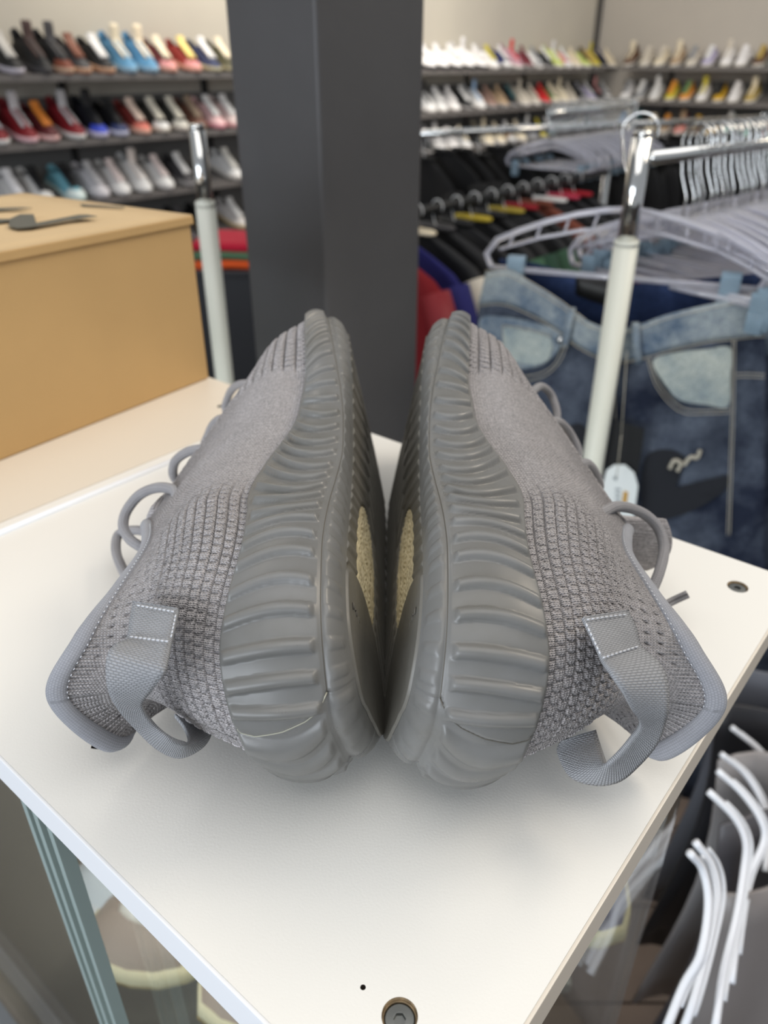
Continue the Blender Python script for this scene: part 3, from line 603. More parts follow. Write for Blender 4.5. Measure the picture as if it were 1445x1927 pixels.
# pull tabs
strapL_a = [(252, 1133, .0755), (246, 1168, .075), (240, 1203, .0745), (216, 1216, .077), (203, 1238, .0775), (203, 1290, .072), (222, 1332, .060), (258, 1372, .046), (300, 1410, .033), (340, 1424, .024), (380, 1405, .022), (397, 1380, .022), (392, 1368, .026)]
strapL_b = [(336, 1146, .0815), (329, 1178, .081), (321, 1210, .0805), (316, 1238, .080), (308, 1268, .078), (288, 1296, .070), (268, 1325, .060), (288, 1362, .050), (318, 1388, .046), (346, 1398, .040), (356, 1392, .034), (346, 1368, .030), (328, 1346, .030)]
ribbon('pull_tab', [inv(*p) for p in strapL_a], [inv(*p) for p in strapL_b], .0013, False, LS, MT['web'])
strapR_a = [(1180, 1149, .0745), (1196, 1184, .074), (1206, 1218, .074), (1240, 1250, .075), (1254, 1285, .073), (1256, 1330, .066), (1250, 1360, .058), (1234, 1400, .048), (1200, 1440, .036), (1163, 1469, .027), (1118, 1475, .024), (1072, 1459, .022), (1049, 1415, .022), (1056, 1392, .026)]
strapR_b = [(1096, 1163, .0815), (1116, 1204, .081), (1134, 1244, .081), (1150, 1268, .080), (1170, 1300, .076), (1188, 1335, .068), (1204, 1362, .060), (1188, 1388, .054), (1165, 1416, .048), (1142, 1437, .043), (1138, 1430, .038), (1130, 1402, .032), (1122, 1376, .030)]

ribbon('pull_tab', [invR(p) for p in strapR_a], [invR(p) for p in strapR_b], .0013, True, RS, MT['web'])
def stitches(cs, mir, root):
    q = MB()
    for (p, p2, n) in cs:
        for i in range(n):
            t0 = (i + .15) / n; t1 = (i + .75) / n; f_ = (lambda t: (p[0] + (p2[0] - p[0]) * t, p[1] + (p2[1] - p[1]) * t, p[2] + (p2[2] - p[2]) * t + .0012))
            g = inv if not mir else (lambda x, y, w: invR((x, y, w))); q.tube([Vector(toW(*g(*f_(t0)), mir)), Vector(toW(*g(*f_(t1)), mir))], .00028, 4)
    q.build('stitching', MT['stitch'], root, 'stuff')
stitches([((257, 1139, .0765), (329, 1151, .082), 9), ((244, 1198, .0758), (318, 1207, .0816), 9), ((331, 1156, .082), (322, 1200, .0815), 6)], False, LS)
stitches([((1104, 1166, .082), (1180, 1156, .0755), 9), ((1134, 1238, .082), (1202, 1216, .075), 9), ((1102, 1172, .082), (1130, 1232, .082), 7)], True, RS)

# ------------------------------------------------------------------ cardboard shoe box on the side board
def kraft(name, c):
    m = mat(name, c, 0.75, noise=0.05, nscale=9, bump=0.00015, bscale=500); return m
m_kraft = kraft('kraft_cardboard', (196, 160, 108)); m_lid = kraft('kraft_lid', (206, 178, 136)); m_print = mat('dark_grey_print', (92, 90, 80), 0.7)
bc = atz(398, 712, 0.0); bl = (atz(0, 870, 0.0) - bc).normalized(); bwd = Vector((-bl.y, bl.x, 0)); bwd = bwd if bwd.x < 0 and bwd.y > 0 else -bwd
bc = bc - bwd * 0 + Vector((0, 0, .0004)); BH = .1275; BLn = .335; BWd = .215
box = thing('shoe_box', 'tan kraft cardboard shoe box with dark printed letters, beside the sneakers', 'box', bc)
RBX = Matrix(((bl.x, bwd.x, 0), (bl.y, bwd.y, 0), (0, 0, 1)))
def bx(u, v, z): return bl * u + bwd * v + Vector((0, 0, z))
q = MB(); q.box(bx(BLn / 2, BWd / 2, BH / 2 - .002), BLn - .003, BWd - .003, BH - .004, RBX, .0015); q.build('box_body', m_kraft, box)
q = MB(); n_ = 14
G = [[bx(BLn * i / 12, BWd * j / n_, BH - .0015 + .004 * math.sin(math.pi * i / 12) * math.sin(math.pi * j / n_) - .0016 * (j / n_)) for j in range(n_ + 1)] for i in range(13)]
q.sheet(G, .0026); q.build('box_lid', m_lid, box)
q = MB(); q.box(bx(BLn / 2, .0002, BH - .004), BLn, .0022, .0055, RBX, .0006); q.build('lid_edge', m_kraft, box)
def toppt(px, py):
    p = atz(px, py, BH + .0012) - bc; return (p.dot(bl), p.dot(bwd))
letters = [[(-40, 421), (20, 420), (40, 411), (65, 411), (70, 428), (150, 412), (165, 412), (185, 415), (130, 422), (60, 436), (35, 438), (18, 434), (20, 424), (-40, 433)],
           [(-60, 400), (40, 397), (62, 398), (30, 401), (-60, 406)], [(155, 388), (235, 392), (232, 390), (150, 385)]]
for pl in letters:
    P2 = [toppt(*p) for p in pl]; q = MB()
    zt = max(BH - .0015 + .004 * math.sin(math.pi * np.clip(p[0] / BLn, 0, 1)) * math.sin(math.pi * np.clip(p[1] / BWd, 0, 1)) for p in P2) + .0016
    q.prism(P2, Vector((0, 0, zt)), bl, bwd, (0, 0, 1), .0003); q.build('printed_letter', m_print, box)

# ------------------------------------------------------------------ shelves of sneakers along the walls
m_shelf = mat('dark_grey_shelf', (96, 92, 90), 0.6, noise=.05); m_lip = mat('grey_shelf_lip', (118, 113, 110), 0.45); m_std = mat('black_slotted_standard', (34, 33, 33), .6)
SL = math.radians(17)
LV = [0.170, -0.122, -0.412, -0.700]; NM = ['top', 'second', 'third', 'fourth']
m_back = mat('grey_backing_panel', (118, 116, 113), .8, noise=.04, nscale=2)
def shelf_run(front, along, out, length, zs, label):
    """front: point of the front edge; along: direction; out: unit vector from the wall to the room"""
    Rm = Matrix(((along.x, out.x, 0), (along.y, out.y, 0), (0, 0, 1)))
    for k, z in enumerate(zs):
        t = thing('display_shelf', f'dark slanted shoe shelf, {NM[k]} on the {label}', 'shelf', front + Vector((0, 0, T + z)))
        q = MB(); q.prism([(0, -.022), (0, -.006), (-DW + .008, -.006 + DW * math.tan(SL)), (-DW + .008, -.022 + DW * math.tan(SL))], (0, 0, 0), out, (0, 0, 1), along, length); q.build('shelf_board', m_shelf, t)
        q = MB(); q.box(along * length / 2 + out * .003 + Vector((0, 0, -.008)), length, .006, .032, Rm, .001); q.build('front_lip', m_lip, t)
        for i in range(int(length / .95)):
            q = MB(); q.box(along * (.42 + i * .95) - out * (DW - .012) + Vector((0, 0, -.14)), .035, .02, .30, Rm); q.build('standard', m_std, t)
shelf_run(F0 - U * .9, U, -V, 7.2, LV, 'long wall')
F2 = CORNER - U * .30; T2 = .46
shelf_run(F2 - V * T2, -V, -U, 2.3, [z + .012 for z in LV[:3]], 'corner wall')
for (a0_, al, ln) in ((W0 - U * 1.2 - V * .004, U, 7.6), (CORNER - V * .40 - U * .004, -V, 2.5)):
    nrm = -V if al is U else -U
    Rm = Matrix(((al.x, nrm.x, 0), (al.y, nrm.y, 0), (0, 0, 1))); q = MB()
    q.box(a0_ + al * ln / 2 + nrm * .004 + Vector((0, 0, .55)), ln, .008, T + LV[0] + .09 - .02, Rm); o = q.build('trim_2' if al is U else 'trim_3', m_back); o['kind'] = 'structure'
# low-detail sneakers, shared meshes, colours set per object
def mini(high):
    S = 30; s = np.linspace(0, OTOT, S, endpoint=False); o = outl(s); on = outn(s); cx = .0
    X = lambda a: a; Yc = lambda w: w - .05
    def P3(a, n, w): return np.stack([a, w - .05, n], -1)
    rr = []
    for off, z in ((-.006, 0), (-.001, .004), (.001, .014), (-.001, .027), (-.010, .028)):
        e = o + on * off; rr.append(P3(e[:, 0], z + spring(e[:, 0]) * 1.0 + 0 * e[:, 0], e[:, 1]))
    out = {}
    G = np.stack(rr[1:], 1); q = gridquads(S, 4, True); V_ = G.reshape(-1, 3)
    out['sole'] = mesh_np('sole', np.vstack([V_]), q)
    G = np.stack([rr[0], rr[1] + [0, 0, .001]], 1); c = G[:, 0].mean(0); V_ = np.vstack([G.reshape(-1, 3), c[None]])
    tr = [[i * 2, len(V_) - 1, ((i + 1) % S) * 2] for i in range(S)]
    G2 = np.stack([rr[0], rr[1] + (rr[2] - rr[1]) * .5 * (1)], 1); G2[:, 1] += (G2[:, 1] - G2[:, 1].mean(0)) * .012
    out['outsole'] = mesh_np('outsole', np.vstack([G2.reshape(-1, 3), c[None]]), gridquads(S, 2, True), tris=tr)
    ks = [ringfn(R1, TIPS[0], .0), ringfn(R2, TIPS[1], .0), ringfn(R3_, TIPS[2], .0)]
    r0 = np.stack([o[:, 0] - on[:, 0] * .003, .024 + spring(o[:, 0]), o[:, 1] - on[:, 1] * .003], -1)
    R = np.stack([r0] + [herm(k, p, s, OTOT) for k, p in ks], 0); nv = 9
    G = herm([0, .34, .68, 1.], R.reshape(4, -1), np.linspace(0, 1, nv)).reshape(nv, S, 3).transpose(1, 0, 2)
    G[..., 1] = np.where(G[..., 1] > .05, .05 + (G[..., 1] - .05) * (1.55 if high else 1.0), G[..., 1])
    Pu = P3(G[..., 0], G[..., 1], G[..., 2]); out['upper'] = mesh_np('upper', Pu, gridquads(S, nv, True))
    m = [i for i in range(S) if abs(s[i] - STIP) < .105]; i0, i1 = m[0], m[-1] + 1
    Tc = Pu[i0:i1, :5].copy(); cen = np.array([.16, 0, .02]); Tc += (Tc - cen) / np.linalg.norm(Tc - cen, axis=-1, keepdims=True) * .0022
    out['toe_cap'] = mesh_np('toe_cap', Tc, gridquads(i1 - i0, 5))
    q = MB(); top = .175 if high else .128
    pts = [(.245, .066), (.21, .082), (.175, .098), (.145, .112), (.128, top), (.120, top + .012)]
    q.sheet([[Vector((a, w, n + .006 - abs(w) * .12)) for w in np.linspace(-.024, .024, 5)] for a, n in crv(pts, 10)], .008); out['tongue'] = q.mesh('tongue')
    q = MB()
    for i in range(5):
        a = .225 - i * .021; n = .078 + i * .0085 + .008; q.tube([Vector((a, -.022, n - .006)), Vector((a + .004, 0, n)), Vector((a, .022, n - .006))], .0028, 5)
    out['laces'] = q.mesh('laces'); return out
MINI = [mini(False), mini(True)]; CM = {}
def cmat(c, r=.6):
    c = tuple(c)
    if c not in CM: CM[c] = mat('sneaker_colour', c, r)
    return CM[c]
def put_sneaker(kind, loc, toe, tilt, cols, label, group=None, full=True, wob=0, scale=1.0, parts=None):
    o = bpy.data.objects.new('sneaker', None); SC.objects.link(o); o.empty_display_size = .02
    x = toe.normalized(); yv = Vector((0, 0, 1)).cross(x); Mx = Matrix((x, yv, Vector((0, 0, 1)))).transposed() @ Matrix.Rotation(tilt, 3, 'Y')
    Mx = Matrix.Rotation(wob, 3, 'Z') @ Mx
    o.matrix_world = Matrix.Translation(loc) @ (Mx * scale).to_4x4(); tag(o, label, 'sneaker', group)
    up, tg, so, ou = cols[:4]; tc = cols[4] if len(cols) > 4 else up
    for nm, c in (('sole', so), ('outsole', ou), ('upper', up), ('toe_cap', tc), ('tongue', tg), ('laces', cols[5] if len(cols) > 5 else tg)):
        if parts and nm not in parts: continue
        d = bpy.data.objects.new(nm, MINI[kind][nm])
        if not d.data.materials: d.data.materials.append(cmat((128, 128, 128)))
        SC.objects.link(d); d.parent = o; d.material_slots[0].link = 'OBJECT'; d.material_slots[0].material = cmat(c)
    return o
BK, WH, OR, RD, NV, CR, GY, BL, YE, GN, PK, TN = (24, 24, 26), (226, 224, 222), (206, 92, 40), (128, 26, 34), (26, 34, 84), (232, 218, 190), (146, 146, 148), (96, 152, 190), (206, 190, 60), (98, 150, 96), (222, 150, 148), (176, 150, 120)
DG = (66, 64, 66); MT_ = (160, 205, 195); BB = (52, 72, 190)
def ordn(i): return ['first', 'second', 'third', 'fourth', 'fifth', 'sixth', 'seventh', 'eighth', 'ninth', 'tenth', 'eleventh', 'twelfth', 'thirteenth', 'fourteenth', 'fifteenth', 'sixteenth', 'seventeenth', 'eighteenth', 'nineteenth', 'twentieth', 'last'][i]
def slot_s(px, Y0_=None):        # position along the long wall's front edge seen at picture column px (shelf height)
    r = (px - 722.5) / 1650.0; return (r * F0.y - F0.x) / (U.x - r * U.y)
LEFT = [
 [(-40, 0, 'dark brown', (58, 40, 38), DG, GY, DG), (30, 0, 'black sneaker with grey tongue', BK, (186, 182, 176), (196, 190, 200), (60, 30, 26)), (82, 1, 'black sneaker with rust lining', BK, (70, 50, 46), DG, BK), (120, 1, 'black and rust boot with gum sole', BK, DG, (190, 160, 136), OR, (120, 60, 40)), (158, 0, 'black sneaker with gum sole', DG, (120, 70, 50), (200, 160, 130), OR), (200, 0, 'black sneaker with white tag and gum sole', BK, WH, (200, 160, 130), OR), (240, 1, 'pale blue sneaker with cream tongue', BL, CR, (150, 180, 200), (80, 130, 160)), (285, 1, 'pale blue sneaker with tall cream tongue', BL, (244, 226, 196), (150, 180, 200), (80, 130, 160)), (318, 0, 'cream and maroon sneaker', (110, 40, 40), CR, (214, 160, 140), (110, 24, 24), PK), (362, 0, 'cream and red sneaker with yellow tongue', (150, 50, 44), (240, 214, 130), (214, 160, 140), (110, 24, 24), PK), (398, 0, 'white and navy sneaker', (44, 54, 90), WH, (190, 182, 150), NV), (432, 0, 'olive sneaker with cream tongue', (80, 76, 50), CR, (170, 160, 130), (90, 84, 70))],
 [(-25, 0, 'dark red sneaker with grey toe', RD, (190, 186, 190), WH, BK), (30, 1, 'red and white high sneaker', RD, (198, 194, 196), (232, 190, 196), (60, 60, 50)), (70, 0, 'maroon and orange sneaker', (90, 30, 34), (216, 130, 50), (232, 190, 186), (130, 20, 24)), (120, 1, 'red high sneaker with grey tongue', RD, (190, 188, 190), WH, (150, 160, 150)), (170, 1, 'black and bright blue high sneaker', (18, 20, 30), BK, (206, 200, 220), NV, BB), (208, 0, 'black sneaker with blue sole', (14, 14, 20), BK, (200, 200, 220), NV, (44, 56, 100)), (250, 0, 'coral and white sneaker', (130, 50, 46), (230, 206, 190), (226, 180, 160), (130, 26, 26), (214, 120, 104)), (292, 0, 'white sneaker with dark trim', (60, 60, 56), (222, 216, 200), (200, 190, 176), DG, WH), (328, 0, 'pale grey sneaker with black collar', (60, 60, 56), (222, 216, 200), (190, 180, 170), DG, (210, 206, 196)), (362, 0, 'brown patterned sneaker', (110, 74, 60), (150, 130, 110), (120, 100, 86), DG), (396, 0, 'pink and white sneaker', (230, 190, 190), WH, (220, 150, 160), (150, 40, 50)), (430, 0, 'white and rose sneaker', (220, 200, 196), WH, (222, 170, 170), PK)],
 [(-10, 0, 'plain white sneaker', WH, (240, 238, 240), WH, WH), (38, 0, 'white sneaker with black tongue', WH, BK, (200, 196, 206), DG), (100, 0, 'teal and white runner with black collar', (120, 180, 196), BK, (206, 224, 220), (150, 160, 150), (220, 232, 230)), (148, 0, 'light grey sneaker', (206, 202, 206), (190, 188, 190), (200, 196, 200), GY), (196, 0, 'white sneaker with red dots on the tongue', WH, (230, 214, 210), WH, GY), (238, 1, 'white high sneaker with orange collar', WH, (236, 224, 216), WH, GY), (282, 0, 'white sneaker with pink lace', WH, (232, 216, 212), (220, 216, 214), GY), (330, 0, 'black and white sneaker', DG, WH, (150, 146, 146), BK), (424, 0, 'white sneaker between rack and column', WH, (226, 222, 214), (210, 204, 196), GY)],
 [(318, 0, 'black sneaker', BK, DG, (120, 110, 116), BK), (362, 0, 'black sneaker with tan sole', BK, BK, (180, 160, 130), BK), (424, 0, 'white and tan sneaker', (206, 200, 196), WH, (206, 182, 140), TN)]]
toeL = -V
for r, row in enumerate(LEFT):
    for i, d in enumerate(row):
        px, kd, words = d[:3]; s0 = slot_s(px + 12); words = words if 'sneaker' in words or 'boot' in words or 'runner' in words else words + ' sneaker'
        p = F0 + U * s0 - toeL * .292 * math.cos(SL); p.z = T + LV[r] - .004 + .292 * math.sin(SL)
        p = p + U * -.05 * 0
        put_sneaker(kd, p + Vector((0, 0, .0)), toeL, SL, d[3:], f'{words}, {ordn(i)} from left, {NM[r]} shelf', 'sneakers on the long wall shelves', wob=((i * 37) % 7 - 3) * .012)
rng = random.Random(4)
RIGHT = [
 'WHITE WHITE WHITE WHITE WHITE white/yellow navy/white multi/red maroon white/grey black/white neon/white pink/white cream neon/black olive/yellow black/navy cream',
 'white/black white WHITE black/white white/blue taupe tan black/teal ivory ivory red green/cream cream ivory black/grey lilac/white black/pink grey/white',
 'black WHITE WHITE white/cream black cream cream tan/white cream grey/white navy/yellow teal/white']
COL = dict(WHITE=(236, 232, 230), white=WH, yellow=YE, navy=NV, multi=(180, 140, 150), red=(214, 44, 44), maroon=(110, 40, 50), grey=GY, black=BK, neon=(200, 210, 120), pink=PK, cream=CR, olive=(176, 150, 80), blue=(150, 180, 214), taupe=(150, 120, 108), tan=TN, teal=(40, 84, 90), ivory=(206, 196, 180), green=(110, 140, 90), lilac=(180, 172, 200), mint=MT_, orange=(224, 150, 60), gold=(206, 160, 30), rose=(222, 140, 130), brown=(100, 70, 50))
def words_of(w): a = [x.lower() for x in w.split('/')]; return (' and '.join(a), COL[w.split('/')[0]], COL[w.split('/')[-1]])
px0 = [808, 832, 856, 880, 903, 925, 947, 968, 988, 1008, 1027, 1045, 1062, 1079, 1096, 1112, 1128, 1143]
for r, row in enumerate(RIGHT):
    for i, w in enumerate(row.split()):
        wd_, c1, c2 = words_of(w); s0 = slot_s(px0[i] + 8); pale = sum(c1) > 450
        p = F0 + U * s0 - toeL * .292 * math.cos(SL); p.z = T + LV[r] - .004 + .292 * math.sin(SL)
        so = (40, 38, 40) if (r == 0 and i < 5) else ((214, 208, 202) if pale else (150, 146, 144))
        put_sneaker(1 if (i * 7 + r) % 4 == 1 else 0, p, toeL, SL, (c1, c2, so, DG if pale else BK, c2 if (i + r) % 3 == 0 else c1), f'{wd_} sneaker, {ordn(i)} right of the column, {NM[r]} shelf', 'sneakers on the long wall shelves', wob=rng.uniform(-.05, .05))
CORN = ['brown/cream ivory cream/ivory tan/cream ivory/grey lilac/white WHITE/ivory WHITE brown/olive mint/white', 'WHITE/grey grey/white white yellow/orange orange/green WHITE/yellow gold/black WHITE olive/cream', 'grey/blue black/teal cream tan/orange rose/tan brown/gold gold/black mint/white mint/white rose/maroon']
for r, row in enumerate(CORN):
    n_ = len(row.split())
    for i, w in enumerate(row.split()):
        wd_, c1, c2 = words_of(w); p = F2 - V * (T2 + .06 + i * .155) + U * .292 * math.cos(SL); p.z = T + LV[r] + .012 - .004 + .292 * math.sin(SL)
        put_sneaker(1 if (i + r) % 3 == 0 else 0, p, -U, SL, (c1, c2, (214, 208, 198), DG, c1), f'{wd_} sneaker, {ordn(i)} from the left on the {NM[r]} corner-wall shelf', 'sneakers on the corner wall shelves', wob=rng.uniform(-.05, .05))

# ------------------------------------------------------------------ garment racks
m_chrome = mat('chrome', (214, 214, 212), 0.12, metal=1.0); m_white = mat('off_white_tube', (206, 207, 196), 0.38); m_blackp = mat('black_plastic', (20, 20, 20), .5)
def upright(name, label, xy, ztop, zmid, r1, r2, lean=(0, 0), cat='rack'):
    t = thing(name, label, cat, (xy[0], xy[1], 0)); ln = lambda z: Vector((lean[0] * (T + z), lean[1] * (T + z), T + z))
    q = MB(); q.tube([ln(-T + .06), ln(zmid)], r1, 28); q.build('lower_tube', m_white, t)
    q = MB(); q.tube([ln(zmid - .02), ln(ztop)], r2, 28); q.build('chrome_extension', m_chrome, t)
    q = MB(); q.tube([ln(ztop), ln(ztop + .006)], [r2 * 1.02, r2 * .8], 28); q.build('end_cap', m_chrome, t)
    q = MB(); q.tube([ln(zmid - .004), ln(zmid + .002)], [r1 * 1.03, r1 * .98], 28); q.build('collar', m_white, t)
    q = MB(); q.box((0, 0, .045), .05, .5, .03, None, .004); q.build('foot_bar', m_white, t)
    for y in (-.22, .22): q = MB(); q.tube([Vector((-.012, y, .016)), Vector((.012, y, .016))], .016, 16); q.build('caster', m_blackp, t)
    return t
pl = atY(441, 720, 1.03); pm = atY(386, 382, 1.03); pt = atY(362, 243, 1.03)
upright('garment_rack', 'off-white rack upright with chrome top behind the cardboard box', (pm.x - (-.03) * 0, pm.y), pt.z - T, pm.z - T, .0125, .0098)
pm = atY(1179, 455, .98); pt = atY(1203, 256, .98)
rack = upright('garment_rack', 'off-white rack upright with chrome extension in front of the jeans', (pm.x, pm.y), pt.z - T, pm.z - T, .0150, .0118)
RZ = T + .137; RA = Vector((pm.x + .012, pm.y, RZ - .008)); RD_ = Vector((.755, .656, 0)).normalized()
q = MB(); q.tube([RA - rack.location, RA + RD_ * 1.25 - rack.location], .0082, 20); q.build('hang_rail', m_chrome, rack)
q = MB(); e_ = RA + RD_ * 1.25 - rack.location; q.tube([e_ + Vector((0, 0, .02)), Vector((e_.x, e_.y, .03))], .0125, 20); q.build('far_upright', m_white, rack)
HD = Vector((RD_.y, -RD_.x, 0))     # hangers hang square to the rail
m_clear = mat('clear_plastic', (236, 236, 246), 0.08, trans=0.68, ior=1.46, coat=.6); m_bluep = mat('pale_blue_clear_clip', (176, 200, 216), 0.15, trans=0.5)
def hanger_meshes(w=.168):
    o = {}
    q = MB(); q.tube([Vector((0, .020 * math.cos(a), .018 + .020 * math.sin(a))) + Vector((0, 0, .0)) for a in np.linspace(-.5, math.pi, 12)] + [Vector((0, -.012, -.02)), Vector((0, 0, -.045)), Vector((0, 0, -.075))], .0017, 7); o['hook'] = q.mesh('hook')
    q = MB()
    for sg in (-1, 1):
        q.tube([Vector((0, 0, -.072))] + [Vector((0, sg * w * t, -.072 - .055 * t ** 1.7)) for t in (.15, .35, .55, .75, .92)] + [Vector((0, sg * w, -.140)), Vector((0, sg * (w - .008), -.158))], .0042, 7)
        q.tube([Vector((0, 0, -.095))] + [Vector((0, sg * w * t, -.095 - .045 * t ** 1.7)) for t in (.3, .6, .9)], .0026, 6)
        for t in (.2, .4, .6, .8): q.tube([Vector((0, sg * w * t, -.074 - .055 * t ** 1.7)), Vector((0, sg * w * (t + .03), -.096 - .045 * t ** 1.7))], .0018, 5)
    q.tube([Vector((0, -w + .008, -.158)), Vector((0, w - .008, -.158))], .0040, 8); o['frame'] = q.mesh('frame')
    q = MB()
    q.box((.0065, 0, -.165), .003, .022, .050, None, .001); q.box((-.0065, 0, -.165), .003, .022, .050, None, .001)
    for i in range(5): q.tube([Vector((.0085, -.009 + i * .0045, -.188)), Vector((.0085, -.009 + i * .0045, -.166))], .0010, 5)
    for i in range(3): q.tube([Vector((.0085, -.010, -.160 + i * .006)), Vector((.0085, .010, -.160 + i * .006))], .0010, 5)
    q.tube([Vector((-.006, 0, -.152)), Vector((.006, 0, -.152))], .006, 8); o['clip'] = q.mesh('clip'); return o
HM = hanger_meshes(); HM['hook'].materials.append(m_chrome); HM['frame'].materials.append(m_clear); HM['clip'].materials.append(m_bluep)
def put_hanger(p, ang, label, group, tilt=0, clips=True, name='clip_hanger'):
    o = bpy.data.objects.new(name, None); SC.objects.link(o); o.location = p; o.rotation_euler = (tilt, 0, ang); tag(o, label, 'hanger', group); o.empty_display_size = .02
    for nm, y in (('hook', 0), ('frame', 0)) + ((('clip', -.128), ('clip', .128)) if clips else ()):
        d = bpy.data.objects.new(nm, HM[nm]); SC.objects.link(d); d.parent = o; d.location = (0, y, 0)
    return o
HA = math.atan2(HD.y, HD.x) - math.pi / 2
rg = random.Random(9)
for i in range(46):
    d_ = .10 + i * .0155; p = RA + RD_ * d_ + Vector((0, 0, -.006))
    put_hanger(p, HA + rg.uniform(-.16, .16) + math.pi * (i % 2) * 0, 'clear plastic clip hanger crowded with others on the near chrome rail', 'clear clip hangers on the near rail', rg.uniform(-.05, .05))

# ---- the washed jeans on their own hanger
m_denim = bpy.data.materials.new('washed_denim'); m_denim.use_nodes = True
def denim(m, lo, hi, sc=7.0):
    nt = m.node_tree; b = nt.nodes['Principled BSDF']; b.inputs['Roughness'].default_value = .9; b.inputs['Specular IOR Level'].default_value = .15
    tc = nt.nodes.new('ShaderNodeTexCoord'); n = nt.nodes.new('ShaderNodeTexNoise'); n.inputs['Scale'].default_value = sc; n.inputs['Detail'].default_value = 8; n.inputs['Roughness'].default_value = .65
    nt.links.new(tc.outputs['Object'], n.inputs['Vector']); r = nt.nodes.new('ShaderNodeValToRGB'); e = r.color_ramp.elements
    e[0].position = .38; e[1].position = .66; e[0].color = (*lin(lo), 1); e[1].color = (*lin(hi), 1); nt.links.new(n.outputs['Fac'], r.inputs[0])
    w = nt.nodes.new('ShaderNodeTexNoise'); w.inputs['Scale'].default_value = 400; nt.links.new(tc.outputs['Object'], w.inputs['Vector'])
    mx = nt.nodes.new('ShaderNodeMixRGB'); mx.blend_type = 'OVERLAY'; mx.inputs[0].default_value = .5; nt.links.new(r.outputs[0], mx.inputs[1]); nt.links.new(w.outputs['Fac'], mx.inputs[2]); nt.links.new(mx.outputs[0], b.inputs['Base Color'])
    bp = nt.nodes.new('ShaderNodeBump'); bp.inputs['Distance'].default_value = .0015; nt.links.new(n.outputs['Fac'], bp.inputs['Height']); nt.links.new(bp.outputs[0], b.inputs['Normal'])
denim(m_denim, (36, 42, 58), (96, 104, 118), 9); m_den2 = bpy.data.materials.new('pale_denim'); m_den2.use_nodes = True; denim(m_den2, (84, 102, 124), (176, 184, 184), 14)
m_den3 = bpy.data.materials.new('faded_pocket_denim'); m_den3.use_nodes = True; denim(m_den3, (136, 150, 156), (190, 196, 188), 16)
m_den4 = bpy.data.materials.new('dark_blue_denim'); m_den4.use_nodes = True; denim(m_den4, (26, 37, 64), (46, 60, 94), 12)
m_thr = mat('tan_thread', (176, 170, 156), .7); m_blot = mat('black_airbrush_print', (34, 36, 42), .9)
JL = atz(915, 512, -.030); JR = atz(1436, 556, -.030); JX = (JR - JL); JW = JX.length; JX.normalize(); JN = Vector((JX.y, -JX.x, 0)); JN = JN if JN.y < 0 else -JN
def jp(px, py, off=0.0):         # point on the hanging jeans' front plane, in jeans-local coordinates
    d = Vector(ray(px, py)); o = Vector((0, 0, T + CAMH)); t = (JL - o).dot(JN) / d.dot(JN); p = o + d * t - JL
    x = p.dot(JX) / JW; bul = .030 * math.sin(math.pi * min(1, max(0, x))) ; return p + JN * (bul + off)
jeans = thing('jeans', 'washed blue jeans with faded pockets hanging by clips behind the white rack upright', 'jeans', JL)
def strip(rows_top, rows_bot, n, k, off, name, m, th=.003, label=None):
    A = crv(rows_top, n); B = crv(rows_bot, n); q = MB()
    q.sheet([[jp(*(A[i] * (1 - t) + B[i] * t), off) for t in np.linspace(0, 1, k)] for i in range(n)], th, JN); return q.build(name, m, jeans, label=label)
topl = [(916, 512), (960, 506), (1010, 528), (1060, 556), (1110, 590), (1160, 606), (1206, 598), (1260, 580), (1330, 566), (1400, 556), (1440, 552)]
botl = [(902, 572), (950, 566), (1000, 580), (1050, 604), (1100, 640), (1160, 664), (1212, 658), (1270, 644), (1330, 634), (1400, 630), (1440, 628)]
hem = [(880, 640), (900, 640)]
legs = [(870, 1120), (930, 1130), (990, 1140), (1050, 1150), (1110, 1160), (1160, 1165), (1212, 1170), (1270, 1180), (1330, 1190), (1400, 1200), (1440, 1210)]
strip(topl, botl, 46, 7, .006, 'waistband', m_den2)
q = MB(); A = crv(botl, 60); B = crv(legs, 60)
q.sheet([[jp(*(A[i] * (1 - t) + B[i] * t), .004 * math.sin(i * .55 + t * 5) + .003 * math.sin(t * 17 + i * .2)) for t in np.linspace(0, 1, 50)] for i in range(60)], .003, JN); q.build('front_panel', m_denim, jeans)
strip([(925, 500), (1000, 506), (1100, 530), (1200, 540), (1300, 536), (1436, 530)], [(925, 560), (1000, 570), (1100, 630), (1200, 650), (1300, 620), (1436, 600)], 30, 5, -.05, 'back_waistband', m_den4)
q = MB(); q.sheet([[jp(x, y, -.04) for y in (700, 900, 1150)] for x in (912, 1050, 1250, 1436)], .003, JN); q.build('back_panel', m_den4, jeans)
strip([(1080, 520), (1120, 528), (1172, 536)], [(1080, 560), (1120, 574), (1172, 590)], 8, 3, -.042, 'waist_label', m_blackp, label='black brand patch inside the waistband')
def pad_(name, loop, off, m, lab=None, th=.002):
    A = crv(loop, 40, True); c = A.mean(0); q = MB(); q.sheet([[jp(*(A[i % 40] * (1 - t) + c * t), off) for t in (0, .5, .99)] for i in range(41)], th, JN); q.sm = [False] * len(q.sm); return q.build(name, m, jeans, label=lab)
pad_('pocket_bag', [(905, 600), (948, 590), (1010, 596), (1064, 612), (1056, 648), (1020, 676), (960, 684), (920, 668)], .009, m_den2)
pad_('coin_pocket', [(956, 608), (1000, 612), (1043, 622), (1046, 645), (1036, 664), (1000, 672), (960, 662), (954, 634)], .012, m_den3, 'pale coin pocket')
pad_('pocket_bag', [(1232, 664), (1280, 650), (1330, 648), (1374, 648), (1374, 700), (1370, 758), (1330, 752), (1282, 740), (1256, 712)], .009, m_den3, 'faded white front pocket')
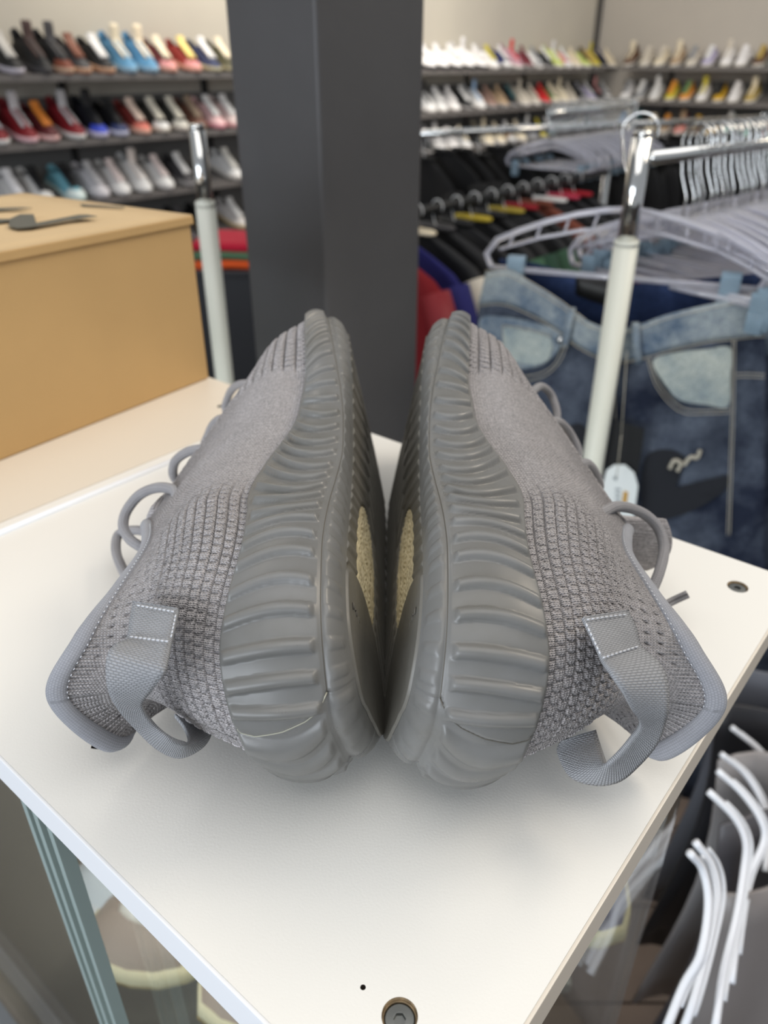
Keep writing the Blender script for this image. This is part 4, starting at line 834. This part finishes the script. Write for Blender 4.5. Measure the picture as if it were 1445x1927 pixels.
def jline(name, pts, r, m, off=.013, n=40):
    q = MB(); q.tube([jp(p[0], p[1], off) for p in crv(pts, n)], r, 6); return q.build(name, m, jeans)
for pts in ([(902, 640), (915, 668), (950, 690), (1000, 694), (1045, 676), (1066, 640), (1070, 612)], [(906, 650), (930, 684), (980, 704), (1030, 694), (1062, 664), (1076, 630)],
            [(1222, 660), (1236, 706), (1262, 744), (1290, 764), (1330, 768), (1374, 770)], [(1226, 658), (1240, 700), (1268, 738), (1294, 756), (1330, 761), (1374, 763)],
            [(1378, 632), (1376, 760), (1372, 880), (1368, 1000)], [(1383, 632), (1381, 760), (1377, 880), (1373, 1000)], [(1384, 696), (1410, 697), (1438, 698)], [(1384, 703), (1410, 704), (1438, 705)],
            [(953, 604), (1000, 608), (1046, 618)], [(952, 604), (954, 640), (958, 664)], botl, [(x, y + 5) for x, y in topl], [(916, 507), (960, 501), (1010, 523), (1060, 551), (1110, 586)], [(1160, 664), (1164, 760), (1168, 860), (1166, 1000)]):
    jline('seam_stitching', pts, .0006, m_thr)
for x0, y0, x1, y1 in ((1084, 566, 1070, 640), (1200, 592, 1206, 668)):
    q = MB(); q.sheet([[jp(x0 + (x1 - x0) * t + dx, y0 + (y1 - y0) * t, .010 + .006 * math.sin(math.pi * t)) for dx in (-7, 0, 7)] for t in np.linspace(0, 1, 8)], .003, JN); q.build('belt_loop', m_den2, jeans)
q = MB(); c = jp(1062, 625, .012); q.tube([c, c + JN * .004], [.005, .004], 16); q.build('rivet', m_chrome, jeans)
for lp in ([(1215, 850), (1250, 832), (1290, 850), (1270, 880), (1235, 900), (1222, 940), (1260, 930), (1320, 925), (1366, 890), (1362, 920), (1310, 950), (1240, 965), (1212, 940)], [(1060, 800), (1100, 780), (1120, 820), (1100, 860), (1066, 850)]):
    pad_('airbrushed_mark', lp, .0075, m_blot, 'black airbrushed mark', .001)
jline('chalk_mark', [(1262, 866), (1270, 852), (1282, 858), (1276, 872)], .003, m_thr, .012); jline('chalk_mark', [(1288, 862), (1300, 848), (1312, 850), (1318, 836)], .003, m_thr, .012)
jh = put_hanger(JL + JX * JW * .5 + Vector((0, 0, .165)), math.atan2(JX.y, JX.x) - math.pi / 2, 'clear clip hanger gripping the washed jeans with two blue-tinted clips', None); jh.scale = (1, 1.08, 1)
# more jeans crowded behind, seen at the right edge
for k, (m_, words) in enumerate(((m_denim, 'mid-blue'), (m_den4, 'dark blue'), (m_denim, 'blue'))):
    b_ = JL + JX * (.36 + .02 * k) + RD_ * (.035 + .05 * k) + Vector((0, 0, -.01)); t = thing('jeans', f'{words} jeans at the right edge, {["nearest", "second", "third"][k]} behind the washed pair', 'jeans', b_)
    q = MB(); q.sheet([[JX * (x * .2 - .02) - Vector((0, 0, .07 + z * .85)) + JN * .012 * math.sin(x * 9 + z * 4) for z in np.linspace(0, 1, 20)] for x in np.linspace(0, 1, 16)], .004, JN); q.build('leg_panel', m_, t)
    q = MB(); q.sheet([[JX * (x * .2 - .02) - Vector((0, 0, .02 + z * .05)) + JN * (.004 + .012 * math.sin(x * 9)) for z in (0, .5, 1)] for x in np.linspace(0, 1, 16)], .005, JN); q.build('waistband', m_den2, t)
# swing tags
tb = jp(1160, 790, .03) + JL; card = thing('swing_tag', 'plain black card tag hanging in front of the jeans', 'tag', tb)
def tagpoly(pl, off, name, m, par, base, th=.0008, k=1):
    P = [jp(x, y, 0) + JL - base for x, y in pl]; o0 = jp(*pl[0], 0); q = MB(); n = len(P); s_ = JN * off
    fl2 = [p - JN * ((p + base - JL).dot(JN)) + JN * off for p in P]; cc_ = sum(fl2, Vector()) / n
    q.add(fl2 + [p + JN * th for p in fl2], [tuple(range(n)), tuple(range(n, 2 * n))[::-1]] + [(i, n + i, n + (i + 1) % n, (i + 1) % n) for i in range(n)]); return q.build(name, m, par)
m_card = mat('black_card', (22, 22, 24), .5); m_paper = mat('white_tag_paper', (226, 230, 230), .5); m_gold = mat('ochre_print', (190, 144, 56), .6); m_ink = mat('grey_ink', (140, 146, 150), .7)
tagpoly([(1162, 763), (1218, 781), (1206, 866), (1146, 850)], .052, 'card', m_card, card, tb); q = MB(); q.tube([jp(1186, 640, .02) + JL - tb, jp(1184, 700, .04) + JL - tb, jp(1180, 776, .053) + JL - tb], .0006, 5); q.build('string', m_thr, card)
tb2 = jp(1170, 900, .04) + JL; wt = thing('swing_tag', 'white rounded price tag with ochre block, beside the rack upright', 'tag', tb2)
tagpoly([(1150, 852), (1164, 842), (1184, 842), (1200, 856), (1207, 880), (1201, 925), (1196, 975), (1142, 975), (1138, 900)], .060, 'paper', m_paper, wt, tb2)
tagpoly([(1181, 889), (1189, 891), (1185, 922), (1177, 919)], .0612, 'printed_block', m_gold, wt, tb2)
for k in range(5): tagpoly([(1166 + k % 2, 884 + k * 8), (1176, 885 + k * 8), (1175, 888 + k * 8), (1165, 887 + k * 8)], .0612, 'printed_line', m_ink, wt, tb2)
tagpoly([(1144, 922), (1156, 924), (1154, 936), (1142, 934)], .0612, 'printed_block', m_ink, wt, tb2); tagpoly([(1164, 862), (1170, 864), (1168, 870), (1162, 867)], .0612, 'printed_mark', m_ink, wt, tb2)
q = MB(); q.tube([jp(1180, 776, .053) + JL - tb2, jp(1172, 850, .062) + JL - tb2], .0006, 5); q.build('string', m_thr, wt)

# ------------------------------------------------------------------ clothes on the racks further back
def garment_meshes(seed, w=.44, h=.70):
    rr = random.Random(seed); q = MB(); ph = rr.uniform(0, 6)
    def sec(z):   # half width at depth z below the shoulder
        return w / 2 * (min(1, .18 + (z / .10) ** .8) if z < .10 else 1 - .04 * math.sin(z * 5))
    zs = [0, .01, .03, .06, .09, .13, .2, .3, .42, .55, h]
    G = []
    for z in zs:
        hw = sec(z); ring = []
        for k in range(22):
            a = 2 * math.pi * k / 22; th = .012 + .016 * min(1, z / .15); ring.append(Vector((math.sin(a) * th * (1 + .5 * math.sin(5 * a + ph + z * 4)), math.cos(a) * hw, -z)))
        G.append(ring)
    V_ = [p for r in G for p in r]; F = [(i * 22 + k, i * 22 + (k + 1) % 22, (i + 1) * 22 + (k + 1) % 22, (i + 1) * 22 + k) for i in range(len(zs) - 1) for k in range(22)] + [tuple(range(22))[::-1]]
    q.add(V_, F, True); body = q.mesh('body')
    sls = []
    for sg in (-1, 1):
        pts = [Vector((0, sg * (w / 2 - .03), -.09)), Vector((.01, sg * (w / 2 + .01), -.17)), Vector((.012, sg * (w / 2 + .025), -.28)), Vector((.012, sg * (w / 2 + .02), -.40))]
        q = MB(); q.tube(pts, [.035, .038, .036, .034], 10); sls.append(q.mesh('sleeve'))
    q = MB(); q.tube([Vector((.018 * math.cos(a), .055 * math.sin(a), .004 - .01 * math.cos(a) * 0)) for a in np.linspace(0, 2 * math.pi, 15)[:-1]], .006, 6, closed=True); co = q.mesh('collar')
    q = MB(); q.tube([Vector((0, .018 * math.cos(a), .052 + .018 * math.sin(a))) for a in np.linspace(-.5, math.pi, 9)] + [Vector((0, -.01, .02)), Vector((0, 0, 0)), Vector((0, 0, -.02))], .0018, 6); hk = q.mesh('hanger_hook')
    return body, sls[0], sls[1], co, hk
GM = [garment_meshes(k) for k in range(3)]
def put_garment(p, ang, c1, c2, label, group, k=0, sc=1.0, name='shirt', c3=None):
    o = bpy.data.objects.new(name, None); SC.objects.link(o); o.location = p; o.rotation_euler = (0, 0, ang); o.scale = (1, sc, 1); tag(o, label, 'clothing', group); o.empty_display_size = .02
    for me, nm, c in zip(GM[k % 3], ('body', 'sleeve', 'sleeve', 'collar', 'hanger_hook'), (c1, c3 or c1, c3 or c1, c2, (200, 200, 200))):
        d = bpy.data.objects.new(nm, me); 
        if not me.materials: me.materials.append(cmat((90, 90, 90)))
        SC.objects.link(d); d.parent = o; d.material_slots[0].link = 'OBJECT'; d.material_slots[0].material = cmat(c, .9)
def rail(name, label, A, B, r=.0125, both=True):
    t = thing(name, label, 'rack', (A.x, A.y, 0)); d = A.copy(); d.z = 0
    q = MB(); q.tube([A - d, B - d], r, 14); q.build('hang_rail', m_blackp if 'low' in label else m_chrome, t)
    ends = (A, B) if both else (B,)
    for P_ in ends: q = MB(); q.tube([Vector((P_.x, P_.y, .02)) - d, P_ - d + Vector((0, 0, .02))], r * 1.05, 14); q.build('upright', m_chrome, t)
    for P_ in ends: q = MB(); q.box(Vector((P_.x, P_.y, .02)) - d, .5, .04, .03, None, .003); q.build('foot', m_blackp, t)
A = atz(702, 404, -.085); Rr = U; A.z = T - .10
rail('garment_rack', 'low chrome rack of coloured shirts just right of the column', A - Rr * .10, A + Rr * 1.25)
shirts = [('dark red shirt', (118, 14, 22), (130, 18, 28), RD), ('navy shirt with cream collar', (30, 30, 92), (216, 206, 196), (30, 30, 92)), ('black shirt with cream sleeves', BK, CR, (206, 198, 184)), ('black shirt with white sleeves', BK, DG, (190, 188, 184)),
          ('plain black shirt', BK, BK, BK), ('black and green shirt with yellow collar', BK, (186, 164, 56), (58, 92, 68)), ('black shirt with dark green sleeves', BK, BK, (36, 66, 50)), ('black and green shirt with gold collar', BK, (170, 150, 60), (54, 84, 64)), ('black shirt with red collar', BK, (150, 30, 40), BK),
          ('rust shirt', (120, 64, 48), (120, 64, 48), (120, 64, 48)), ('black shirt with white collar', BK, WH, BK), ('black shirt with pink collar', BK, (190, 60, 84), BK), ('black jersey with red sleeves', BK, (170, 30, 44), (130, 26, 36))]
for i, (w_, c1, c2, c3) in enumerate(shirts):
    p = A + Rr * (.0 + i * .086) + Vector((0, 0, -.05)); put_garment(p, math.atan2((-V).y, (-V).x) - math.pi / 2 + rg.uniform(-.08, .08), c1, c2, f'{w_}, {ordn(i)} from the column on the low rack', 'shirts on the low rack', i, c3=c3)
A2 = atz(800, 285, -.04); A2.z = T + .015; D2 = Vector((.87, .49, 0)); H2 = Vector((D2.y, -D2.x, 0))
rail('garment_rack', 'chrome rack packed with black tops behind the coloured shirts', A2 - D2 * .1, A2 + D2 * 1.75)
for i in range(22):
    put_garment(A2 + D2 * (.0 + i * .078) + Vector((0, 0, -.06 - .02 * (i % 3 == 0))), math.atan2(H2.y, H2.x) - math.pi / 2 + rg.uniform(-.12, .12), (9, 9, 11), (12, 12, 14), 'black top hanging in the packed row behind the coloured shirts', 'black tops on the middle rack', i, 1.05, 'black_top')
A3 = atz(1040, 214, .08); B3 = atz(1192, 200, .08)
rail('garment_rack', 'far chrome rack of clear hangers under the corner shelves', A3, B3, .014, False)
for i in range(30):
    put_hanger(A3 + (B3 - A3) * (i / 30.0) + Vector((0, 0, -.008)), math.atan2((B3 - A3).y, (B3 - A3).x) + math.pi + rg.uniform(-.2, .2), 'clear hanger packed with others on the far chrome rack', 'clear hangers on the far rack', 0, i % 3 == 0)
# black counter and folded shirts between the column and the box
c0 = atz(360, 508, -.42); blk = thing('counter', 'black counter seen between the cardboard box and the column', 'counter', (c0.x, c0.y, 0))
q = MB(); q.box((.2, .22, (T - .42) / 2), 1.1, .45, T - .42 - .03, None, .004); q.build('carcass', mat('black_counter_panel', (30, 31, 35), .5), blk)
q = MB(); q.box((.2, .22, T - .42 - .012), 1.12, .47, .022, None, .003); q.build('counter_top', mat('black_counter_top', (26, 26, 30), .4), blk)
for k, (c, w_, dz) in enumerate((((214, 84, 30), 'orange folded shirt at the bottom of the stack', 0), ((80, 112, 84), 'green folded shirt in the middle of the stack', .033), ((180, 20, 50), 'crimson folded shirt on top of the stack', .062))):
    o = MB(); G = [[Vector((x * .21, y * .13, .003 * math.sin(x * 5 + y * 3 + k) + .013)) for y in np.linspace(-1, 1, 8)] for x in np.linspace(-1, 1, 12)]
    o.sheet(G, .026); e = o.build('folded_shirt', cmat(c, .9)); e.location = (c0.x + .22, c0.y + .14, T - .42 + dz); tag(e, w_ + ' behind the left rack upright', 'clothing', 'folded shirts on the counter')

# ------------------------------------------------------------------ below the display top
SHZ = T - .46
panel('shoe_shelf', INS + .01, DEP - .034, .028, SEAM + .69, -.468, -.462, m_glass, .0004)
def low_shoe(px, py, z, toe, cols, label, kind=0, sc=1.0):
    p = atz(px, py, z); p.z = SHZ + .0005; d = Vector((toe[0], toe[1], 0)).normalized(); return put_sneaker(kind, p - d * .30 * sc, d, 0, cols, label, scale=sc)
low_shoe(170, 1800, -.44, (-.80, -.45), ((216, 212, 202), (206, 202, 196), (226, 216, 180), (206, 190, 150), (166, 150, 136)), 'cream and taupe sneaker under glass below the left edge of the white top')
low_shoe(385, 1905, -.44, (-.80, -.45), ((216, 212, 202), (206, 202, 196), (226, 216, 180), (206, 190, 150), (166, 150, 136)), 'cream and taupe sneaker under glass nearest the bottom of the picture')
low_shoe(150, 1690, -.44, (-.86, -.35), ((196, 200, 200), (176, 180, 182), (206, 206, 206), (150, 150, 150)), 'pale grey sneaker under glass behind the taupe sneaker')
low_shoe(1160, 1765, -.44, (.55, -.80), ((84, 86, 108), (70, 72, 96), (216, 204, 156), (190, 176, 130)), 'slate blue sneaker with cream sole under glass below the right edge')
# white plastic hangers crowding below the right edge
m_wp = mat('white_hanger_plastic', (226, 228, 234), .3); m_bag = mat('smoky_plastic_cover', (120, 118, 120), .25, trans=.5, alpha=1)
HP = [([(1333, 1489), (1382, 1538), (1403, 1584), (1400, 1636), (1386, 1724), (1361, 1830), (1345, 1940)], -.34, 'nearest the floor boards'), ([(1350, 1450), (1396, 1492), (1431, 1542), (1437, 1584), (1407, 1654), (1390, 1740), (1376, 1850)], -.38, 'second from the top edge'),
      ([(1357, 1419), (1400, 1454), (1431, 1503), (1446, 1560), (1440, 1640)], -.42, 'behind the tallest loop'), ([(1377, 1369), (1421, 1405), (1450, 1442), (1480, 1500)], -.44, 'highest at the right edge'),
      ([(1298, 1605), (1322, 1636), (1333, 1700), (1319, 1795), (1287, 1854), (1254, 1935)], -.30, 'lowest, beside the case'), ([(1308, 1584), (1340, 1629), (1350, 1689), (1333, 1777), (1305, 1882), (1285, 1940)], -.33, 'just behind the lowest one')]
for pts, z, w_ in HP:
    P = [atz(x, y, z - .10 * i / len(pts)) for i, (x, y) in enumerate(pts)]; b_ = P[0].copy(); t = thing('plastic_hanger', f'white plastic hanger below the right edge, {w_}', 'hanger', b_)
    P = [Vector(p) for p in crv([tuple(p - b_) for p in P], 30)]; q = MB(); q.tube(P, .0033, 8); q.build('shoulder_arm', m_wp, t)
    q = MB(); q.tube([p + Vector((.012, .010, -.012)) for p in P[2:-2]], .0016, 6); q.build('inner_rib', m_wp, t)
for k in range(5):
    b_ = atz(1400, 1700, -.45) + Vector((.04 + .03 * k, .02 + .075 * k, 0)); g = MB()
    g.sheet([[Vector((x * .20 + .02 * math.sin(z * 4), .012 * math.sin(x * 7 + k), -z * .5)) for z in np.linspace(0, 1, 10)] for x in np.linspace(-.3, 1, 12)], .004)
    o = g.build('covered_garment', mat('grey_garment', [(136, 130, 128), (84, 82, 86), (150, 146, 146), (40, 40, 44), (96, 98, 106)][k], .35)); o.location = b_
    tag(o, f'{["grey", "charcoal", "light grey", "black", "slate"][k]} garment hanging low at the right edge, {ordn(k)} from the floor boards', 'clothing', 'garments hanging low at the right')
